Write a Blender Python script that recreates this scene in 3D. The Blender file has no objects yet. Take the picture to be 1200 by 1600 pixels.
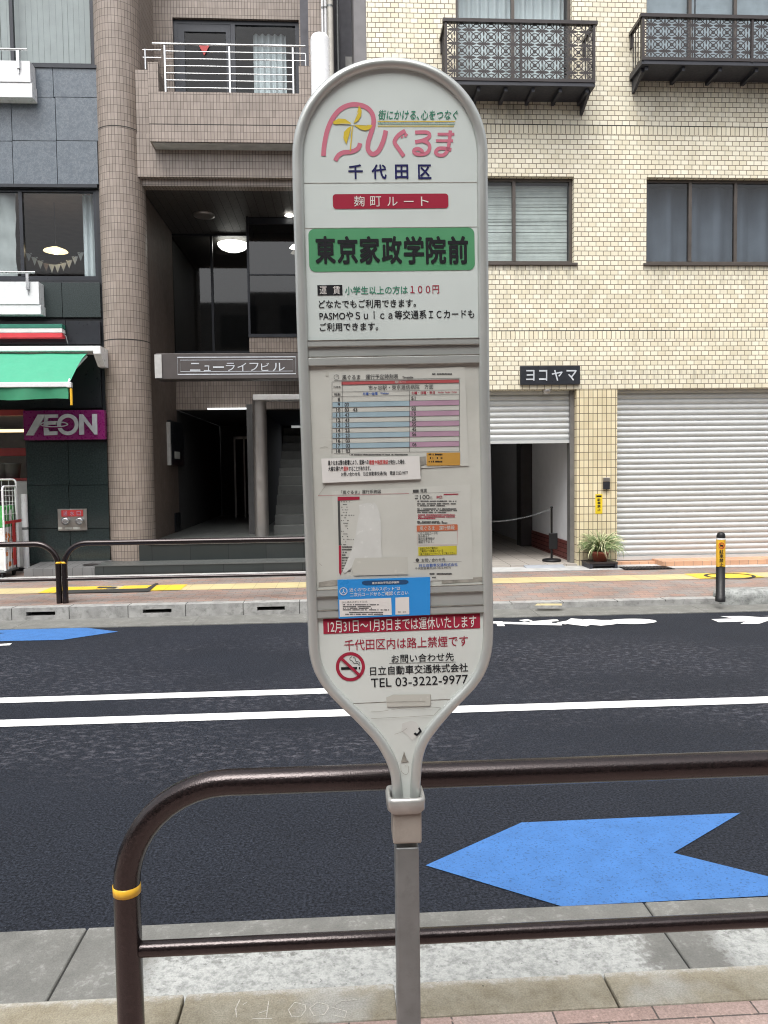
import bpy, bmesh, math, random
from mathutils import Vector, Matrix, noise
random.seed(7)
scene = bpy.context.scene
COL = scene.collection

# ---------------------------------------------------------------- camera, world, sun, exposure
CZ, FOC = 1.72, 1200.0                       # eye height; focal length in pixels of a 1200 x 1600 frame
yaw, pitch, roll = math.radians(3.24), math.radians(3.05), math.radians(-0.76)
fw = Vector((math.sin(yaw) * math.cos(pitch), math.cos(yaw) * math.cos(pitch), -math.sin(pitch)))
r0 = Vector((math.cos(yaw), -math.sin(yaw), 0)); u0 = r0.cross(fw)
rt = math.cos(roll) * r0 + math.sin(roll) * u0
up = -math.sin(roll) * r0 + math.cos(roll) * u0
cam = bpy.data.cameras.new('camera'); camo = bpy.data.objects.new('camera', cam); COL.objects.link(camo)
camo.matrix_world = Matrix(((rt.x, up.x, -fw.x, 0), (rt.y, up.y, -fw.y, 0), (rt.z, up.z, -fw.z, CZ), (0, 0, 0, 1)))
cam.sensor_fit = 'VERTICAL'; cam.sensor_height = 36; cam.lens = FOC / 1600 * 36
cam.clip_start = .05; cam.clip_end = 500
scene.camera = camo

w = bpy.data.worlds.new('World'); scene.world = w; w.use_nodes = True
nt = w.node_tree; nt.nodes.clear()
sky = nt.nodes.new('ShaderNodeTexSky'); sky.sky_type = 'NISHITA'; sky.sun_disc = False
SUN_EL, SUN_AZ = math.radians(62), math.radians(200)
sky.sun_elevation = SUN_EL; sky.sun_rotation = SUN_AZ
sky.air_density = 1.0; sky.dust_density = 6.0; sky.ozone_density = 1.0
hs = nt.nodes.new('ShaderNodeHueSaturation'); hs.inputs['Saturation'].default_value = .22
bg = nt.nodes.new('ShaderNodeBackground'); bg.inputs['Strength'].default_value = .13
wo = nt.nodes.new('ShaderNodeOutputWorld')
nt.links.new(sky.outputs[0], hs.inputs['Color']); nt.links.new(hs.outputs[0], bg.inputs[0]); nt.links.new(bg.outputs[0], wo.inputs[0])
sl = bpy.data.lights.new('sun', 'SUN'); sl.energy = .8; sl.angle = math.radians(30); sl.color = (1, .985, .95)
so = bpy.data.objects.new('sun', sl); COL.objects.link(so)
sdir = Vector((math.sin(SUN_AZ) * math.cos(SUN_EL), math.cos(SUN_AZ) * math.cos(SUN_EL), math.sin(SUN_EL)))
so.rotation_euler = sdir.to_track_quat('Z', 'Y').to_euler(); so.location = (0, -5, 20)
scene.view_settings.view_transform = 'Standard'; scene.view_settings.look = 'None'
scene.view_settings.exposure = 1.12; scene.view_settings.gamma = 1
scene.cycles.max_bounces = 8; scene.cycles.transparent_max_bounces = 16
scene.cycles.use_denoising = True; scene.cycles.denoising_prefilter = 'NONE'; scene.cycles.filter_width = 1.1; scene.cycles.sample_clamp_indirect = 4

# ---------------------------------------------------------------- helpers
def ray(px, py): return fw * FOC + rt * (px - 600) - up * (py - 800)
def F(px, py, Y):
    d = ray(px, py); return Vector((0, 0, CZ)) + d * (Y / d.y)
def G(px, py, z=0.0):
    d = ray(px, py); return Vector((0, 0, CZ)) + d * ((z - CZ) / d.z)
def rectF(px0, py0, px1, py1, Y):
    xm, ym = (px0 + px1) / 2, (py0 + py1) / 2
    return F(px0, ym, Y).x, F(px1, ym, Y).x, F(xm, py1, Y).z, F(xm, py0, Y).z

LOC = {}
class MB:
    def __init__(s, M=None):
        s.v, s.f, s.mi, s.sm, s.uv = [], [], [], [], {}; s.M = M; s.cur = 0
    def add(s, verts, faces, smooth=False, uvs=None):
        o = len(s.v); s.v += [Vector(p) for p in verts]
        for k, f in enumerate(faces):
            if uvs: s.uv[len(s.f)] = uvs[k]
            s.f.append([i + o for i in f]); s.mi.append(s.cur); s.sm.append(smooth)
        return s
    def box(s, x0, x1, y0, y1, z0, z1, bev=0, seg=2):
        if x0 > x1: x0, x1 = x1, x0
        if y0 > y1: y0, y1 = y1, y0
        if z0 > z1: z0, z1 = z1, z0
        if bev:
            bm = bmesh.new(); bmesh.ops.create_cube(bm, size=1)
            for v in bm.verts: v.co = Vector(((x0 + x1) / 2 + v.co.x * (x1 - x0), (y0 + y1) / 2 + v.co.y * (y1 - y0), (z0 + z1) / 2 + v.co.z * (z1 - z0)))
            bmesh.ops.bevel(bm, geom=bm.edges[:], offset=bev, segments=seg, profile=.5, affect='EDGES')
            s.bm(bm); return s
        return s.add([(x0, y0, z0), (x1, y0, z0), (x1, y1, z0), (x0, y1, z0), (x0, y0, z1), (x1, y0, z1), (x1, y1, z1), (x0, y1, z1)],
                     [(0, 3, 2, 1), (4, 5, 6, 7), (0, 1, 5, 4), (1, 2, 6, 5), (2, 3, 7, 6), (3, 0, 4, 7)])
    def bm(s, bm, smooth=False):
        bm.verts.index_update()
        s.add([v.co.copy() for v in bm.verts], [[v.index for v in f.verts] for f in bm.faces], smooth); bm.free()
    def poly(s, pts): return s.add(pts, [list(range(len(pts)))])
    def quad(s, a, b, c, d): return s.add([a, b, c, d], [(0, 1, 2, 3)])
    def prism(s, pts, off):                     # polygon extruded along off
        n = len(pts); off = Vector(off); a = [Vector(p) for p in pts]
        return s.add(a + [p + off for p in a], [list(range(n))[::-1], list(range(n, 2 * n))] + [(i, (i + 1) % n, n + (i + 1) % n, n + i) for i in range(n)])
    def tube(s, path, r, n=12, cap=True, closed=False):
        P = [Vector(p) for p in path]
        if not isinstance(r, (list, tuple)): P = [p for k, p in enumerate(P) if k == 0 or (p - P[k - 1]).length > 1e-5]
        m = len(P); ref = None; V = []
        rr = r if isinstance(r, (list, tuple)) else [r] * m
        for i in range(m):
            if closed: t = P[(i + 1) % m] - P[i - 1]
            else: t = P[min(i + 1, m - 1)] - P[max(i - 1, 0)]
            t.normalize()
            if ref is None:
                ref = Vector((0, 0, 1)) if abs(t.z) < .9 else Vector((1, 0, 0))
            ref = (ref - t * ref.dot(t)).normalized(); b = t.cross(ref)
            for k in range(n):
                a = 2 * math.pi * k / n; V.append(P[i] + (ref * math.cos(a) + b * math.sin(a)) * rr[i])
        Fc = []
        for i in range(m if closed else m - 1):
            j = (i + 1) % m
            for k in range(n): Fc.append((i * n + k, i * n + (k + 1) % n, j * n + (k + 1) % n, j * n + k))
        s.add(V, Fc, True)
        if cap and not closed:
            s.add(V[:n], [list(range(n))[::-1]]); s.add(V[-n:], [list(range(n))])
        return s
    def lathe(s, c, prof, n=24, a0=0, a1=2 * math.pi):     # prof: (r, z)
        c = Vector(c); full = abs(a1 - a0 - 2 * math.pi) < 1e-6; m = n if full else n + 1; V = []
        for r, z in prof:
            for k in range(m):
                a = a0 + (a1 - a0) * k / n; V.append(c + Vector((r * math.cos(a), r * math.sin(a), z)))
        Fc, U = [], []
        R = max(p[0] for p in prof)
        for i in range(len(prof) - 1):
            for k in range(n):
                k2 = (k + 1) % m
                Fc.append((i * m + k, i * m + k2, (i + 1) * m + k2, (i + 1) * m + k))
                ua, ub = R * (a0 + (a1 - a0) * k / n), R * (a0 + (a1 - a0) * (k + 1) / n)
                za, zb = c.z + prof[i][1], c.z + prof[i + 1][1]
                U.append([(ua, za), (ub, za), (ub, zb), (ua, zb)])
        return s.add(V, Fc, True, U)
    def ribbon(s, pts, wd, nrm=(0, 0, 1), closed=False):   # flat ribbon along pts
        nrm = Vector(nrm); P = [Vector(p) for p in pts]; m = len(P); V = []
        ww = wd if isinstance(wd, (list, tuple)) else [wd] * m
        for i in range(m):
            t = (P[(i + 1) % m] - P[i - 1]) if closed else (P[min(i + 1, m - 1)] - P[max(i - 1, 0)])
            b = nrm.cross(t.normalized()).normalized() * ww[i] / 2; V += [P[i] - b, P[i] + b]
        return s.add(V, [(2 * i, 2 * ((i + 1) % m), 2 * ((i + 1) % m) + 1, 2 * i + 1) for i in range(m if closed else m - 1)])
    def wall(s, x0, x1, z0, z1, Y, th, holes=()):          # front face at Y looking to -Y, thickness th, with holes and reveals
        xs = sorted({x0, x1} | {min(max(h[k], x0), x1) for h in holes for k in (0, 1)})
        zs = sorted({z0, z1} | {min(max(h[k], z0), z1) for h in holes for k in (2, 3)})
        for i in range(len(xs) - 1):
            for j in range(len(zs) - 1):
                cx, cz = (xs[i] + xs[i + 1]) / 2, (zs[j] + zs[j + 1]) / 2
                if any(h[0] < cx < h[1] and h[2] < cz < h[3] for h in holes): continue
                a, b, c, d = xs[i], xs[i + 1], zs[j], zs[j + 1]
                s.quad((a, Y, c), (b, Y, c), (b, Y, d), (a, Y, d)); s.quad((a, Y + th, d), (b, Y + th, d), (b, Y + th, c), (a, Y + th, c))
        for a, b, c, d in [(x0, x1, z0, z1)]:
            s.quad((a, Y, c), (a, Y, d), (a, Y + th, d), (a, Y + th, c)); s.quad((b, Y, d), (b, Y, c), (b, Y + th, c), (b, Y + th, d))
            s.quad((a, Y, d), (b, Y, d), (b, Y + th, d), (a, Y + th, d)); s.quad((b, Y, c), (a, Y, c), (a, Y + th, c), (b, Y + th, c))
        for a, b, c, d in holes:
            a, b, c, d = max(a, x0), min(b, x1), max(c, z0), min(d, z1)
            if a > x0: s.quad((a, Y, d), (a, Y, c), (a, Y + th, c), (a, Y + th, d))
            if b < x1: s.quad((b, Y, c), (b, Y, d), (b, Y + th, d), (b, Y + th, c))
            if c > z0: s.quad((a, Y, c), (b, Y, c), (b, Y + th, c), (a, Y + th, c))
            if d < z1: s.quad((b, Y, d), (a, Y, d), (a, Y + th, d), (b, Y + th, d))
        return s
    def room(s, x0, x1, y0, y1, z0, z1):                   # open-front box seen from inside
        return s.add([(x0, y0, z0), (x1, y0, z0), (x1, y1, z0), (x0, y1, z0), (x0, y0, z1), (x1, y0, z1), (x1, y1, z1), (x0, y1, z1)],
                     [(0, 1, 2, 3), (7, 6, 5, 4), (5, 6, 2, 1), (6, 7, 3, 2), (7, 4, 0, 3)])
    def build(s, name, mats, parent=None, label=None, M=None, smooth=None):
        M = M or s.M
        V = [M @ p for p in s.v] if M else s.v
        off = LOC.get(parent.name, Vector((0, 0, 0))) if parent else Vector((0, 0, 0))
        me = bpy.data.meshes.new(name); me.from_pydata([p - off for p in V], [], s.f)
        if not isinstance(mats, (list, tuple)): mats = [mats]
        for m in mats: me.materials.append(m)
        uvl = me.uv_layers.new(name='uv')
        for p in me.polygons:
            p.material_index = min(s.mi[p.index], len(mats) - 1); p.use_smooth = s.sm[p.index] if smooth is None else smooth
            given = s.uv.get(p.index); n = p.normal
            for k, li in enumerate(p.loop_indices):
                c = V[me.loops[li].vertex_index]
                if given: uvl.data[li].uv = given[k]
                elif abs(n.y) >= abs(n.x) and abs(n.y) >= abs(n.z): uvl.data[li].uv = (c.x, c.z)
                elif abs(n.x) >= abs(n.z): uvl.data[li].uv = (c.y, c.z)
                else: uvl.data[li].uv = (c.x, c.y)
        o = bpy.data.objects.new(name, me); COL.objects.link(o)
        if parent: o.parent = parent; LOC[o.name] = off
        else: LOC[o.name] = Vector((0, 0, 0))
        if label: o['label'] = label
        return o
def thing(name, loc, label, cat, group=None):
    o = bpy.data.objects.new(name, None); COL.objects.link(o); o.location = loc; o.empty_display_size = .1
    LOC[o.name] = Vector(loc); o['label'] = label; o['category'] = cat
    if group: o['group'] = group
    return o
def tag(o, label, cat, group=None):
    o['label'] = label; o['category'] = cat
    if group: o['group'] = group
    return o
def struct(o): o['kind'] = 'structure'; return o
def copy_thing(root, delta):
    c = root.copy(); COL.objects.link(c); c.location = root.location + Vector(delta); LOC[c.name] = Vector(c.location)
    for ch in root.children:
        d = ch.copy(); COL.objects.link(d); d.parent = c
        for g in ch.children:
            e = g.copy(); COL.objects.link(e); e.parent = d
    return c

# text ------------------------------------------------------------
TXT = {}
def glyphs(body, bold=0.0, shear=0.0):
    key = (body, bold, shear)
    if key not in TXT:
        c = bpy.data.curves.new('t', 'FONT'); c.body = body; c.offset = bold; c.shear = shear; c.resolution_u = 3
        o = bpy.data.objects.new('t', c); m = bpy.data.meshes.new_from_object(o)
        TXT[key] = ([v.co.copy() for v in m.vertices], [list(p.vertices) for p in m.polygons])
        bpy.data.objects.remove(o); bpy.data.curves.remove(c); bpy.data.meshes.remove(m)
    return TXT[key]
def put_text(mb, body, x0, x1, y0, y1, z=0.0, bold=0.0, shear=0.0):
    V, Fc = glyphs(body, 0.0, shear)
    if not V: return
    a, b = min(v.x for v in V), max(v.x for v in V); c, d = min(v.y for v in V), max(v.y for v in V)
    sx, sy = (x1 - x0) / max(b - a + 2 * bold, 1e-6), (y1 - y0) / max(d - c + 2 * bold, 1e-6)
    k = 8 if bold > .015 else 4
    for i in range(k if bold else 1):                      # heavier strokes: the same lettering laid over itself with small shifts
        ox, oy = (math.cos(i * 2 * math.pi / k + .4) * bold, math.sin(i * 2 * math.pi / k + .4) * bold) if bold else (0, 0)
        mb.add([(x0 + (v.x - a + bold + ox) * sx, y0 + (v.y - c + bold + oy) * sy, z + i * 8e-6) for v in V], Fc)

# materials --------------------------------------------------------
def _new(name):
    m = bpy.data.materials.new(name); m.use_nodes = True; t = m.node_tree; t.nodes.clear()
    out = t.nodes.new('ShaderNodeOutputMaterial'); p = t.nodes.new('ShaderNodeBsdfPrincipled'); t.links.new(p.outputs[0], out.inputs[0])
    return m, t, p
def N(t, kind, **kw):
    n = t.nodes.new('ShaderNode' + kind)
    for k, v in kw.items():
        if k in n.inputs.keys() if isinstance(k, str) else False: n.inputs[k].default_value = v
        else: setattr(n, k, v)
    return n
def mixc(t, a, b, f, mode='MIX'):
    m = t.nodes.new('ShaderNodeMix'); m.data_type = 'RGBA'; m.blend_type = mode; m.clamp_factor = True
    for sock, val in ((m.inputs[0], f), (m.inputs[6], a), (m.inputs[7], b)):
        if hasattr(val, 'links'): t.links.new(val, sock)
        elif isinstance(val, (int, float)): sock.default_value = val if sock is m.inputs[0] else (val, val, val, 1)
        else: sock.default_value = (*val, 1)
    return m.outputs[2]
def ramp(t, fac, lo, hi, a=0.0, b=1.0):
    m = t.nodes.new('ShaderNodeMapRange'); m.inputs[1].default_value = lo; m.inputs[2].default_value = hi
    m.inputs[3].default_value = a; m.inputs[4].default_value = b; t.links.new(fac, m.inputs[0]); return m.outputs[0]
def mth(t, op, a, b=None):
    m = t.nodes.new('ShaderNodeMath'); m.operation = op; m.use_clamp = op in ('ADD', 'MULTIPLY', 'SUBTRACT')
    for i, v in enumerate((a, b)):
        if v is None: continue
        if hasattr(v, 'links'): t.links.new(v, m.inputs[i])
        else: m.inputs[i].default_value = v
    return m.outputs[0]
def noise_fac(t, vec, scale, detail=4, rough=.55, sc=None):
    n = t.nodes.new('ShaderNodeTexNoise'); n.inputs['Scale'].default_value = scale; n.inputs['Detail'].default_value = detail; n.inputs['Roughness'].default_value = rough
    if sc:
        mp = t.nodes.new('ShaderNodeMapping'); mp.inputs['Scale'].default_value = sc; t.links.new(vec, mp.inputs[0]); vec = mp.outputs[0]
    t.links.new(vec, n.inputs['Vector']); return n.outputs['Fac']
def geo(t): return t.nodes.new('ShaderNodeNewGeometry').outputs['Position']
def bump(t, p, h, strength=.3, dist=.01):
    b = t.nodes.new('ShaderNodeBump'); b.inputs['Strength'].default_value = strength; b.inputs['Distance'].default_value = dist
    t.links.new(h, b.inputs['Height']); t.links.new(b.outputs[0], p.inputs['Normal'])
def pm(name, col, rough=.55, metal=0.0, var=.12, scale=6.0, bmp=.0, bs=60, dirt=0.0, dirtcol=(.12, .1, .08), spec=.5, emit=0):
    m, t, p = _new(name); pos = geo(t)
    f = noise_fac(t, pos, scale, 5)
    c = mixc(t, tuple(x * (1 - var) for x in col), tuple(min(1, x * (1 + var)) for x in col), ramp(t, f, .3, .7))
    if dirt:
        f2 = noise_fac(t, pos, scale * 2.3, 6, .7); c = mixc(t, c, dirtcol, ramp(t, f2, .5, .8, 0, dirt))
    t.links.new(c, p.inputs['Base Color']); p.inputs['Metallic'].default_value = metal
    t.links.new(ramp(t, noise_fac(t, pos, scale * 4, 3), .3, .7, max(.03, rough - .08), min(1, rough + .08)), p.inputs['Roughness'])
    p.inputs['Specular IOR Level'].default_value = spec
    if bmp: bump(t, p, noise_fac(t, pos, bs, 3), bmp, .004)
    if emit: p.inputs['Emission Color'].default_value = (*col, 1); p.inputs['Emission Strength'].default_value = emit
    return m
def tile(name, c1, c2, mortar, bw, rh, ms=.004, offset=0.0, rough=.35, smooth=.1, bmp=.5, var=.15, ox=0, oz=0, stain=.0, staincol=(.08, .07, .06), spots=(), speck=0):
    m, t, p = _new(name)
    uv = t.nodes.new('ShaderNodeUVMap'); uv.uv_map = 'uv'
    mp = t.nodes.new('ShaderNodeMapping'); mp.inputs['Location'].default_value = (ox, oz, 0); t.links.new(uv.outputs[0], mp.inputs[0])
    b = t.nodes.new('ShaderNodeTexBrick'); b.offset = offset; b.offset_frequency = 2; b.squash = 1
    t.links.new(mp.outputs[0], b.inputs['Vector'])
    b.inputs['Color1'].default_value = (*c1, 1); b.inputs['Color2'].default_value = (*c2, 1); b.inputs['Mortar'].default_value = (*mortar, 1)
    b.inputs['Scale'].default_value = 1; b.inputs['Mortar Size'].default_value = ms; b.inputs['Mortar Smooth'].default_value = smooth
    b.inputs['Brick Width'].default_value = bw; b.inputs['Row Height'].default_value = rh
    pos = geo(t)
    f = noise_fac(t, pos, 2.2, 5); c = mixc(t, b.outputs['Color'], tuple([1 - var] * 3), ramp(t, f, .35, .7), 'MULTIPLY')
    if speck: c = mixc(t, c, (1 - speck, 1 - speck, 1 - speck), ramp(t, noise_fac(t, pos, 130, 3, .7), .38, .62), 'MULTIPLY'); c = mixc(t, c, tuple(min(1, x * 1.35) for x in c1), ramp(t, noise_fac(t, pos, 60, 2, .6), .60, .72, 0, .6))
    if stain:
        s1 = noise_fac(t, pos, 3.0, 6, .65, (1.6, 1.6, .22)); c = mixc(t, c, staincol, ramp(t, s1, .56, .8, 0, stain))
    if spots:                                            # dirt streaks with a place of their own under sills and balconies
        sx = t.nodes.new('ShaderNodeSeparateXYZ'); t.links.new(pos, sx.inputs[0]); streak = ramp(t, noise_fac(t, pos, 7, 5, .7, (2.2, 1, .35)), .42, .68)
        for (x0, x1, z0, z1, amt) in spots:
            k = mth(t, 'MULTIPLY', mth(t, 'MULTIPLY', ramp(t, sx.outputs[0], x0, x0 + .2), ramp(t, sx.outputs[0], x1 - .2, x1, 1, 0)), mth(t, 'MULTIPLY', ramp(t, sx.outputs[2], z0, z1), ramp(t, sx.outputs[2], z1 + .02, z1 + .05, 1, 0)))
            c = mixc(t, c, (.07, .07, .065), mth(t, 'MULTIPLY', mth(t, 'MULTIPLY', k, streak), amt))
    t.links.new(c, p.inputs['Base Color'])
    rr = ramp(t, b.outputs['Fac'], 0, 1, rough, .9); t.links.new(rr, p.inputs['Roughness'])
    if bmp:
        inv = ramp(t, b.outputs['Fac'], 0, 1, 1, 0); bump(t, p, inv, bmp, .003)
    return m
def glass(name, tint=(.8, .85, .86), refl=1.0):
    m = bpy.data.materials.new(name); m.use_nodes = True; t = m.node_tree; t.nodes.clear()
    out = t.nodes.new('ShaderNodeOutputMaterial'); mx = t.nodes.new('ShaderNodeMixShader'); tr = t.nodes.new('ShaderNodeBsdfTransparent'); gl = t.nodes.new('ShaderNodeBsdfGlossy')
    fr = t.nodes.new('ShaderNodeFresnel'); fr.inputs[0].default_value = 1.5
    mul = t.nodes.new('ShaderNodeMath'); mul.operation = 'MULTIPLY'; mul.inputs[1].default_value = refl; t.links.new(fr.outputs[0], mul.inputs[0])
    gn = t.nodes.new('ShaderNodeNewGeometry'); pos = gn.outputs['Position']; f = noise_fac(t, pos, 1.5, 3)
    inv = t.nodes.new('ShaderNodeMath'); inv.operation = 'SUBTRACT'; inv.inputs[0].default_value = 1; t.links.new(gn.outputs['Backfacing'], inv.inputs[1])
    m2 = t.nodes.new('ShaderNodeMath'); m2.operation = 'MULTIPLY'; t.links.new(mul.outputs[0], m2.inputs[0]); t.links.new(inv.outputs[0], m2.inputs[1])
    c = mixc(t, tuple(x * .94 for x in tint), tint, f); t.links.new(c, tr.inputs[0]); gl.inputs['Roughness'].default_value = .03
    t.links.new(m2.outputs[0], mx.inputs[0]); t.links.new(tr.outputs[0], mx.inputs[1]); t.links.new(gl.outputs[0], mx.inputs[2]); t.links.new(mx.outputs[0], out.inputs[0])
    return m
def emis(name, col, st):
    m, t, p = _new(name); p.inputs['Base Color'].default_value = (*col, 1)
    f = noise_fac(t, geo(t), 5, 2); c = mixc(t, tuple(x * .92 for x in col), col, f); t.links.new(c, p.inputs['Emission Color']); p.inputs['Emission Strength'].default_value = st
    return m

def asphalt_mat():
    m, t, p = _new('asphalt'); pos = geo(t)
    fine = noise_fac(t, pos, 85, 3, .75); mid = noise_fac(t, pos, 42, 4, .7); big = noise_fac(t, pos, 1.3, 4)
    c = mixc(t, (.006, .0075, .012), (.040, .047, .064), ramp(t, fine, .40, .64))
    c = mixc(t, c, (.62, .62, .62), ramp(t, mid, .40, .66), 'MULTIPLY'); c = mixc(t, c, (.8, .8, .8), ramp(t, big, .3, .7), 'MULTIPLY')
    sm = noise_fac(t, pos, 15, 7, .74, (1.0, 1.5, 1)); patch = noise_fac(t, pos, .62, 3, .5, (.6, 1.3, 1))
    sxy = t.nodes.new('ShaderNodeSeparateXYZ'); t.links.new(pos, sxy.inputs[0]); band = mth(t, 'MULTIPLY', ramp(t, sxy.outputs[1], 3.9, 4.7), ramp(t, sxy.outputs[1], 7.2, 8.2, 1, .25))
    k = mth(t, 'MULTIPLY', mth(t, 'MULTIPLY', ramp(t, sm, .50, .66, 0, 1), band), ramp(t, patch, .40, .58, .06, .75))
    c = mixc(t, c, (.115, .112, .130), k)
    sp = noise_fac(t, pos, 95, 1, .5); c = mixc(t, c, (.26, .27, .28), ramp(t, sp, .79, .82, 0, .8))
    t.links.new(c, p.inputs['Base Color'])
    p.inputs['Roughness'].default_value = .75; p.inputs['Specular IOR Level'].default_value = .18
    bump(t, p, fine, .8, .006); return m
def paint_mat(name, col, wear=.5, speck=(.03, .04, .06)):
    m, t, p = _new(name); pos = geo(t)
    fine = noise_fac(t, pos, 90, 3, .65); c = mixc(t, col, speck, ramp(t, fine, .54, .68, 0, wear))
    c = mixc(t, c, (.84, .84, .84), ramp(t, noise_fac(t, pos, 9, 4), .35, .7), 'MULTIPLY')
    t.links.new(c, p.inputs['Base Color']); p.inputs['Roughness'].default_value = .6; bump(t, p, fine, .4, .003); return m
def gutter_mat(name, near):
    m, t, p = _new(name); pos = geo(t); sx = t.nodes.new('ShaderNodeSeparateXYZ'); t.links.new(pos, sx.inputs[0])
    f = noise_fac(t, pos, 6, 6, .65); fine = noise_fac(t, pos, 140, 3, .6); pt = noise_fac(t, pos, 42, 5, .62)
    damp = mixc(t, (.14, .14, .13), (.205, .205, .19), ramp(t, f, .3, .7))
    damp = mixc(t, damp, (.34, .34, .325), mth(t, 'MULTIPLY', ramp(t, pt, .52, .66), ramp(t, f, .45, .65, .05, .8)))
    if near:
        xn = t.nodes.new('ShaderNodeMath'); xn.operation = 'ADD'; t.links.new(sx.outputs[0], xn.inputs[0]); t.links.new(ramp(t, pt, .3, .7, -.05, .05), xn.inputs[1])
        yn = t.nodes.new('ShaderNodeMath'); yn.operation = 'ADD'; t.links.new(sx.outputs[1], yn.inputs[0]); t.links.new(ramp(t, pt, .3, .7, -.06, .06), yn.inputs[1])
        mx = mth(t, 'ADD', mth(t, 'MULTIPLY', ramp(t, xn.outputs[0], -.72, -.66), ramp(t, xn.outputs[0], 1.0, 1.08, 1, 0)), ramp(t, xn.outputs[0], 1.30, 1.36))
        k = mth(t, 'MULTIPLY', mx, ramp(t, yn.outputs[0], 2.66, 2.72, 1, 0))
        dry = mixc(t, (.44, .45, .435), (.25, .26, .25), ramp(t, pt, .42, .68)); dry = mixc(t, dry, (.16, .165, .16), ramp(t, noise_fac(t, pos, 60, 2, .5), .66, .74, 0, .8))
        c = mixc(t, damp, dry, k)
    else: c = damp
    c = mixc(t, c, (.8, .8, .8), ramp(t, fine, .35, .7), 'MULTIPLY')
    t.links.new(c, p.inputs['Base Color']); p.inputs['Roughness'].default_value = .6; bump(t, p, fine, .5, .004); return m
def kerb_mat():
    m, t, p = _new('weathered_kerb'); pos = geo(t); sx = t.nodes.new('ShaderNodeSeparateXYZ'); t.links.new(pos, sx.inputs[0])
    f = noise_fac(t, pos, 4.5, 6, .65); fine = noise_fac(t, pos, 170, 3, .65); md = noise_fac(t, pos, 28, 5, .65)
    c = mixc(t, (.27, .235, .165), (.38, .355, .285), ramp(t, f, .32, .68)); c = mixc(t, c, (.84, .83, .81), ramp(t, md, .42, .62), 'MULTIPLY')
    e = t.nodes.new('ShaderNodeMath'); e.operation = 'ADD'; t.links.new(sx.outputs[1], e.inputs[0]); t.links.new(ramp(t, md, .3, .7, -.02, .02), e.inputs[1])
    edge = ramp(t, e.outputs[0], 2.285, 2.31, 0, .75); c = mixc(t, c, (.50, .49, .46), edge)
    c = mixc(t, c, (.42, .42, .40), ramp(t, noise_fac(t, pos, 2.2, 4, .6), .56, .68, 0, .7))
    c = mixc(t, c, (.74, .74, .73), ramp(t, fine, .36, .64), 'MULTIPLY'); c = mixc(t, c, (.02, .02, .02), ramp(t, noise_fac(t, pos, 70, 1, .5), .80, .83, 0, .8))
    t.links.new(c, p.inputs['Base Color']); p.inputs['Roughness'].default_value = .75; bump(t, p, fine, .6, .004); return m
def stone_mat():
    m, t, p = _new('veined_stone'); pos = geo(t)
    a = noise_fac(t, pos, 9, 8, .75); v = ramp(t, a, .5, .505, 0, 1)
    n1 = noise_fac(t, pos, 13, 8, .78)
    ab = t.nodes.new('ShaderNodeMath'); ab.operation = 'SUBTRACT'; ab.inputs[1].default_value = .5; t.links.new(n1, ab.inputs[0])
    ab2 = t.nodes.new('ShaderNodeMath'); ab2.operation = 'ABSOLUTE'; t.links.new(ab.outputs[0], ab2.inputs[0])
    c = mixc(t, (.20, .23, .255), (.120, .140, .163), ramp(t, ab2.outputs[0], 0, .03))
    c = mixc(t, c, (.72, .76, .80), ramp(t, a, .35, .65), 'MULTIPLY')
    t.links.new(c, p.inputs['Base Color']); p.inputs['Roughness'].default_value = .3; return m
def steelpaint():
    m, t, p = _new('brown_hammered_paint'); pos = geo(t); f = noise_fac(t, pos, 160, 3, .5)
    c = mixc(t, (.0035, .0025, .0025), (.016, .0105, .0105), ramp(t, f, .40, .68)); t.links.new(c, p.inputs['Base Color'])
    p.inputs['Roughness'].default_value = .24; p.inputs['Specular IOR Level'].default_value = .6; p.inputs['Specular Tint'].default_value = (1, .88, .88, 1); bump(t, p, noise_fac(t, pos, 260, 1, .4), .22, .002); return m

SPOTS = [(2.35, 3.35, 6.85, 7.62, .85), (1.9, 3.9, 4.4, 4.95, .5), (4.75, 8.0, 4.4, 4.95, .5), (4.9, 7.6, 7.0, 7.9, .5), (3.4, 8.0, 2.9, 3.25, .35)]
M = {}
M['asphalt'] = asphalt_mat(); M['white_paint'] = paint_mat('white_road_paint', (.8, .8, .79), .25, (.3, .3, .3)); M['blue_paint'] = paint_mat('blue_road_paint', (.048, .165, .43), .62, (.012, .03, .07))
M['gutter'] = gutter_mat('gutter_concrete', True); M['gutter_far'] = gutter_mat('damp_gutter', False)
M['kerb'] = kerb_mat(); M['kerb_grey'] = pm('grey_kerb_concrete', (.30, .30, .29), .85, var=.25, scale=7, bmp=.5, bs=90, dirt=.9, dirtcol=(.09, .09, .085))
M['kerb_rough'] = pm('rough_kerb_stone', (.27, .28, .27), .9, var=.35, scale=10, bmp=1.0, bs=55, dirt=1.0, dirtcol=(.045, .05, .05)); M['joint'] = pm('dark_joint', (.03, .03, .028), .9)
M['paver'] = tile('pink_paver', (.44, .31, .27), (.52, .40, .36), (.13, .11, .10), .3, .3, .003, .5, .75, .1, .4, .3, speck=.3)
M['paver_far'] = tile('pink_grey_paver', (.35, .23, .185), (.27, .25, .235), (.16, .13, .11), .2, .1, .003, .5, .75, .1, .4, .3, speck=.25)
M['tactile'] = tile('pale_yellow_tactile', (.55, .46, .24), (.50, .42, .23), (.3, .26, .17), .3, .3, .003, 0, .7)
M['tactile_new'] = tile('bright_yellow_tactile', (.78, .53, .04), (.75, .50, .05), (.35, .26, .05), .3, .3, .003, 0, .6)
M['rail'] = steelpaint()
M['yellow_tape'] = pm('yellow_tape', (.75, .43, .03), .4)
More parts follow.
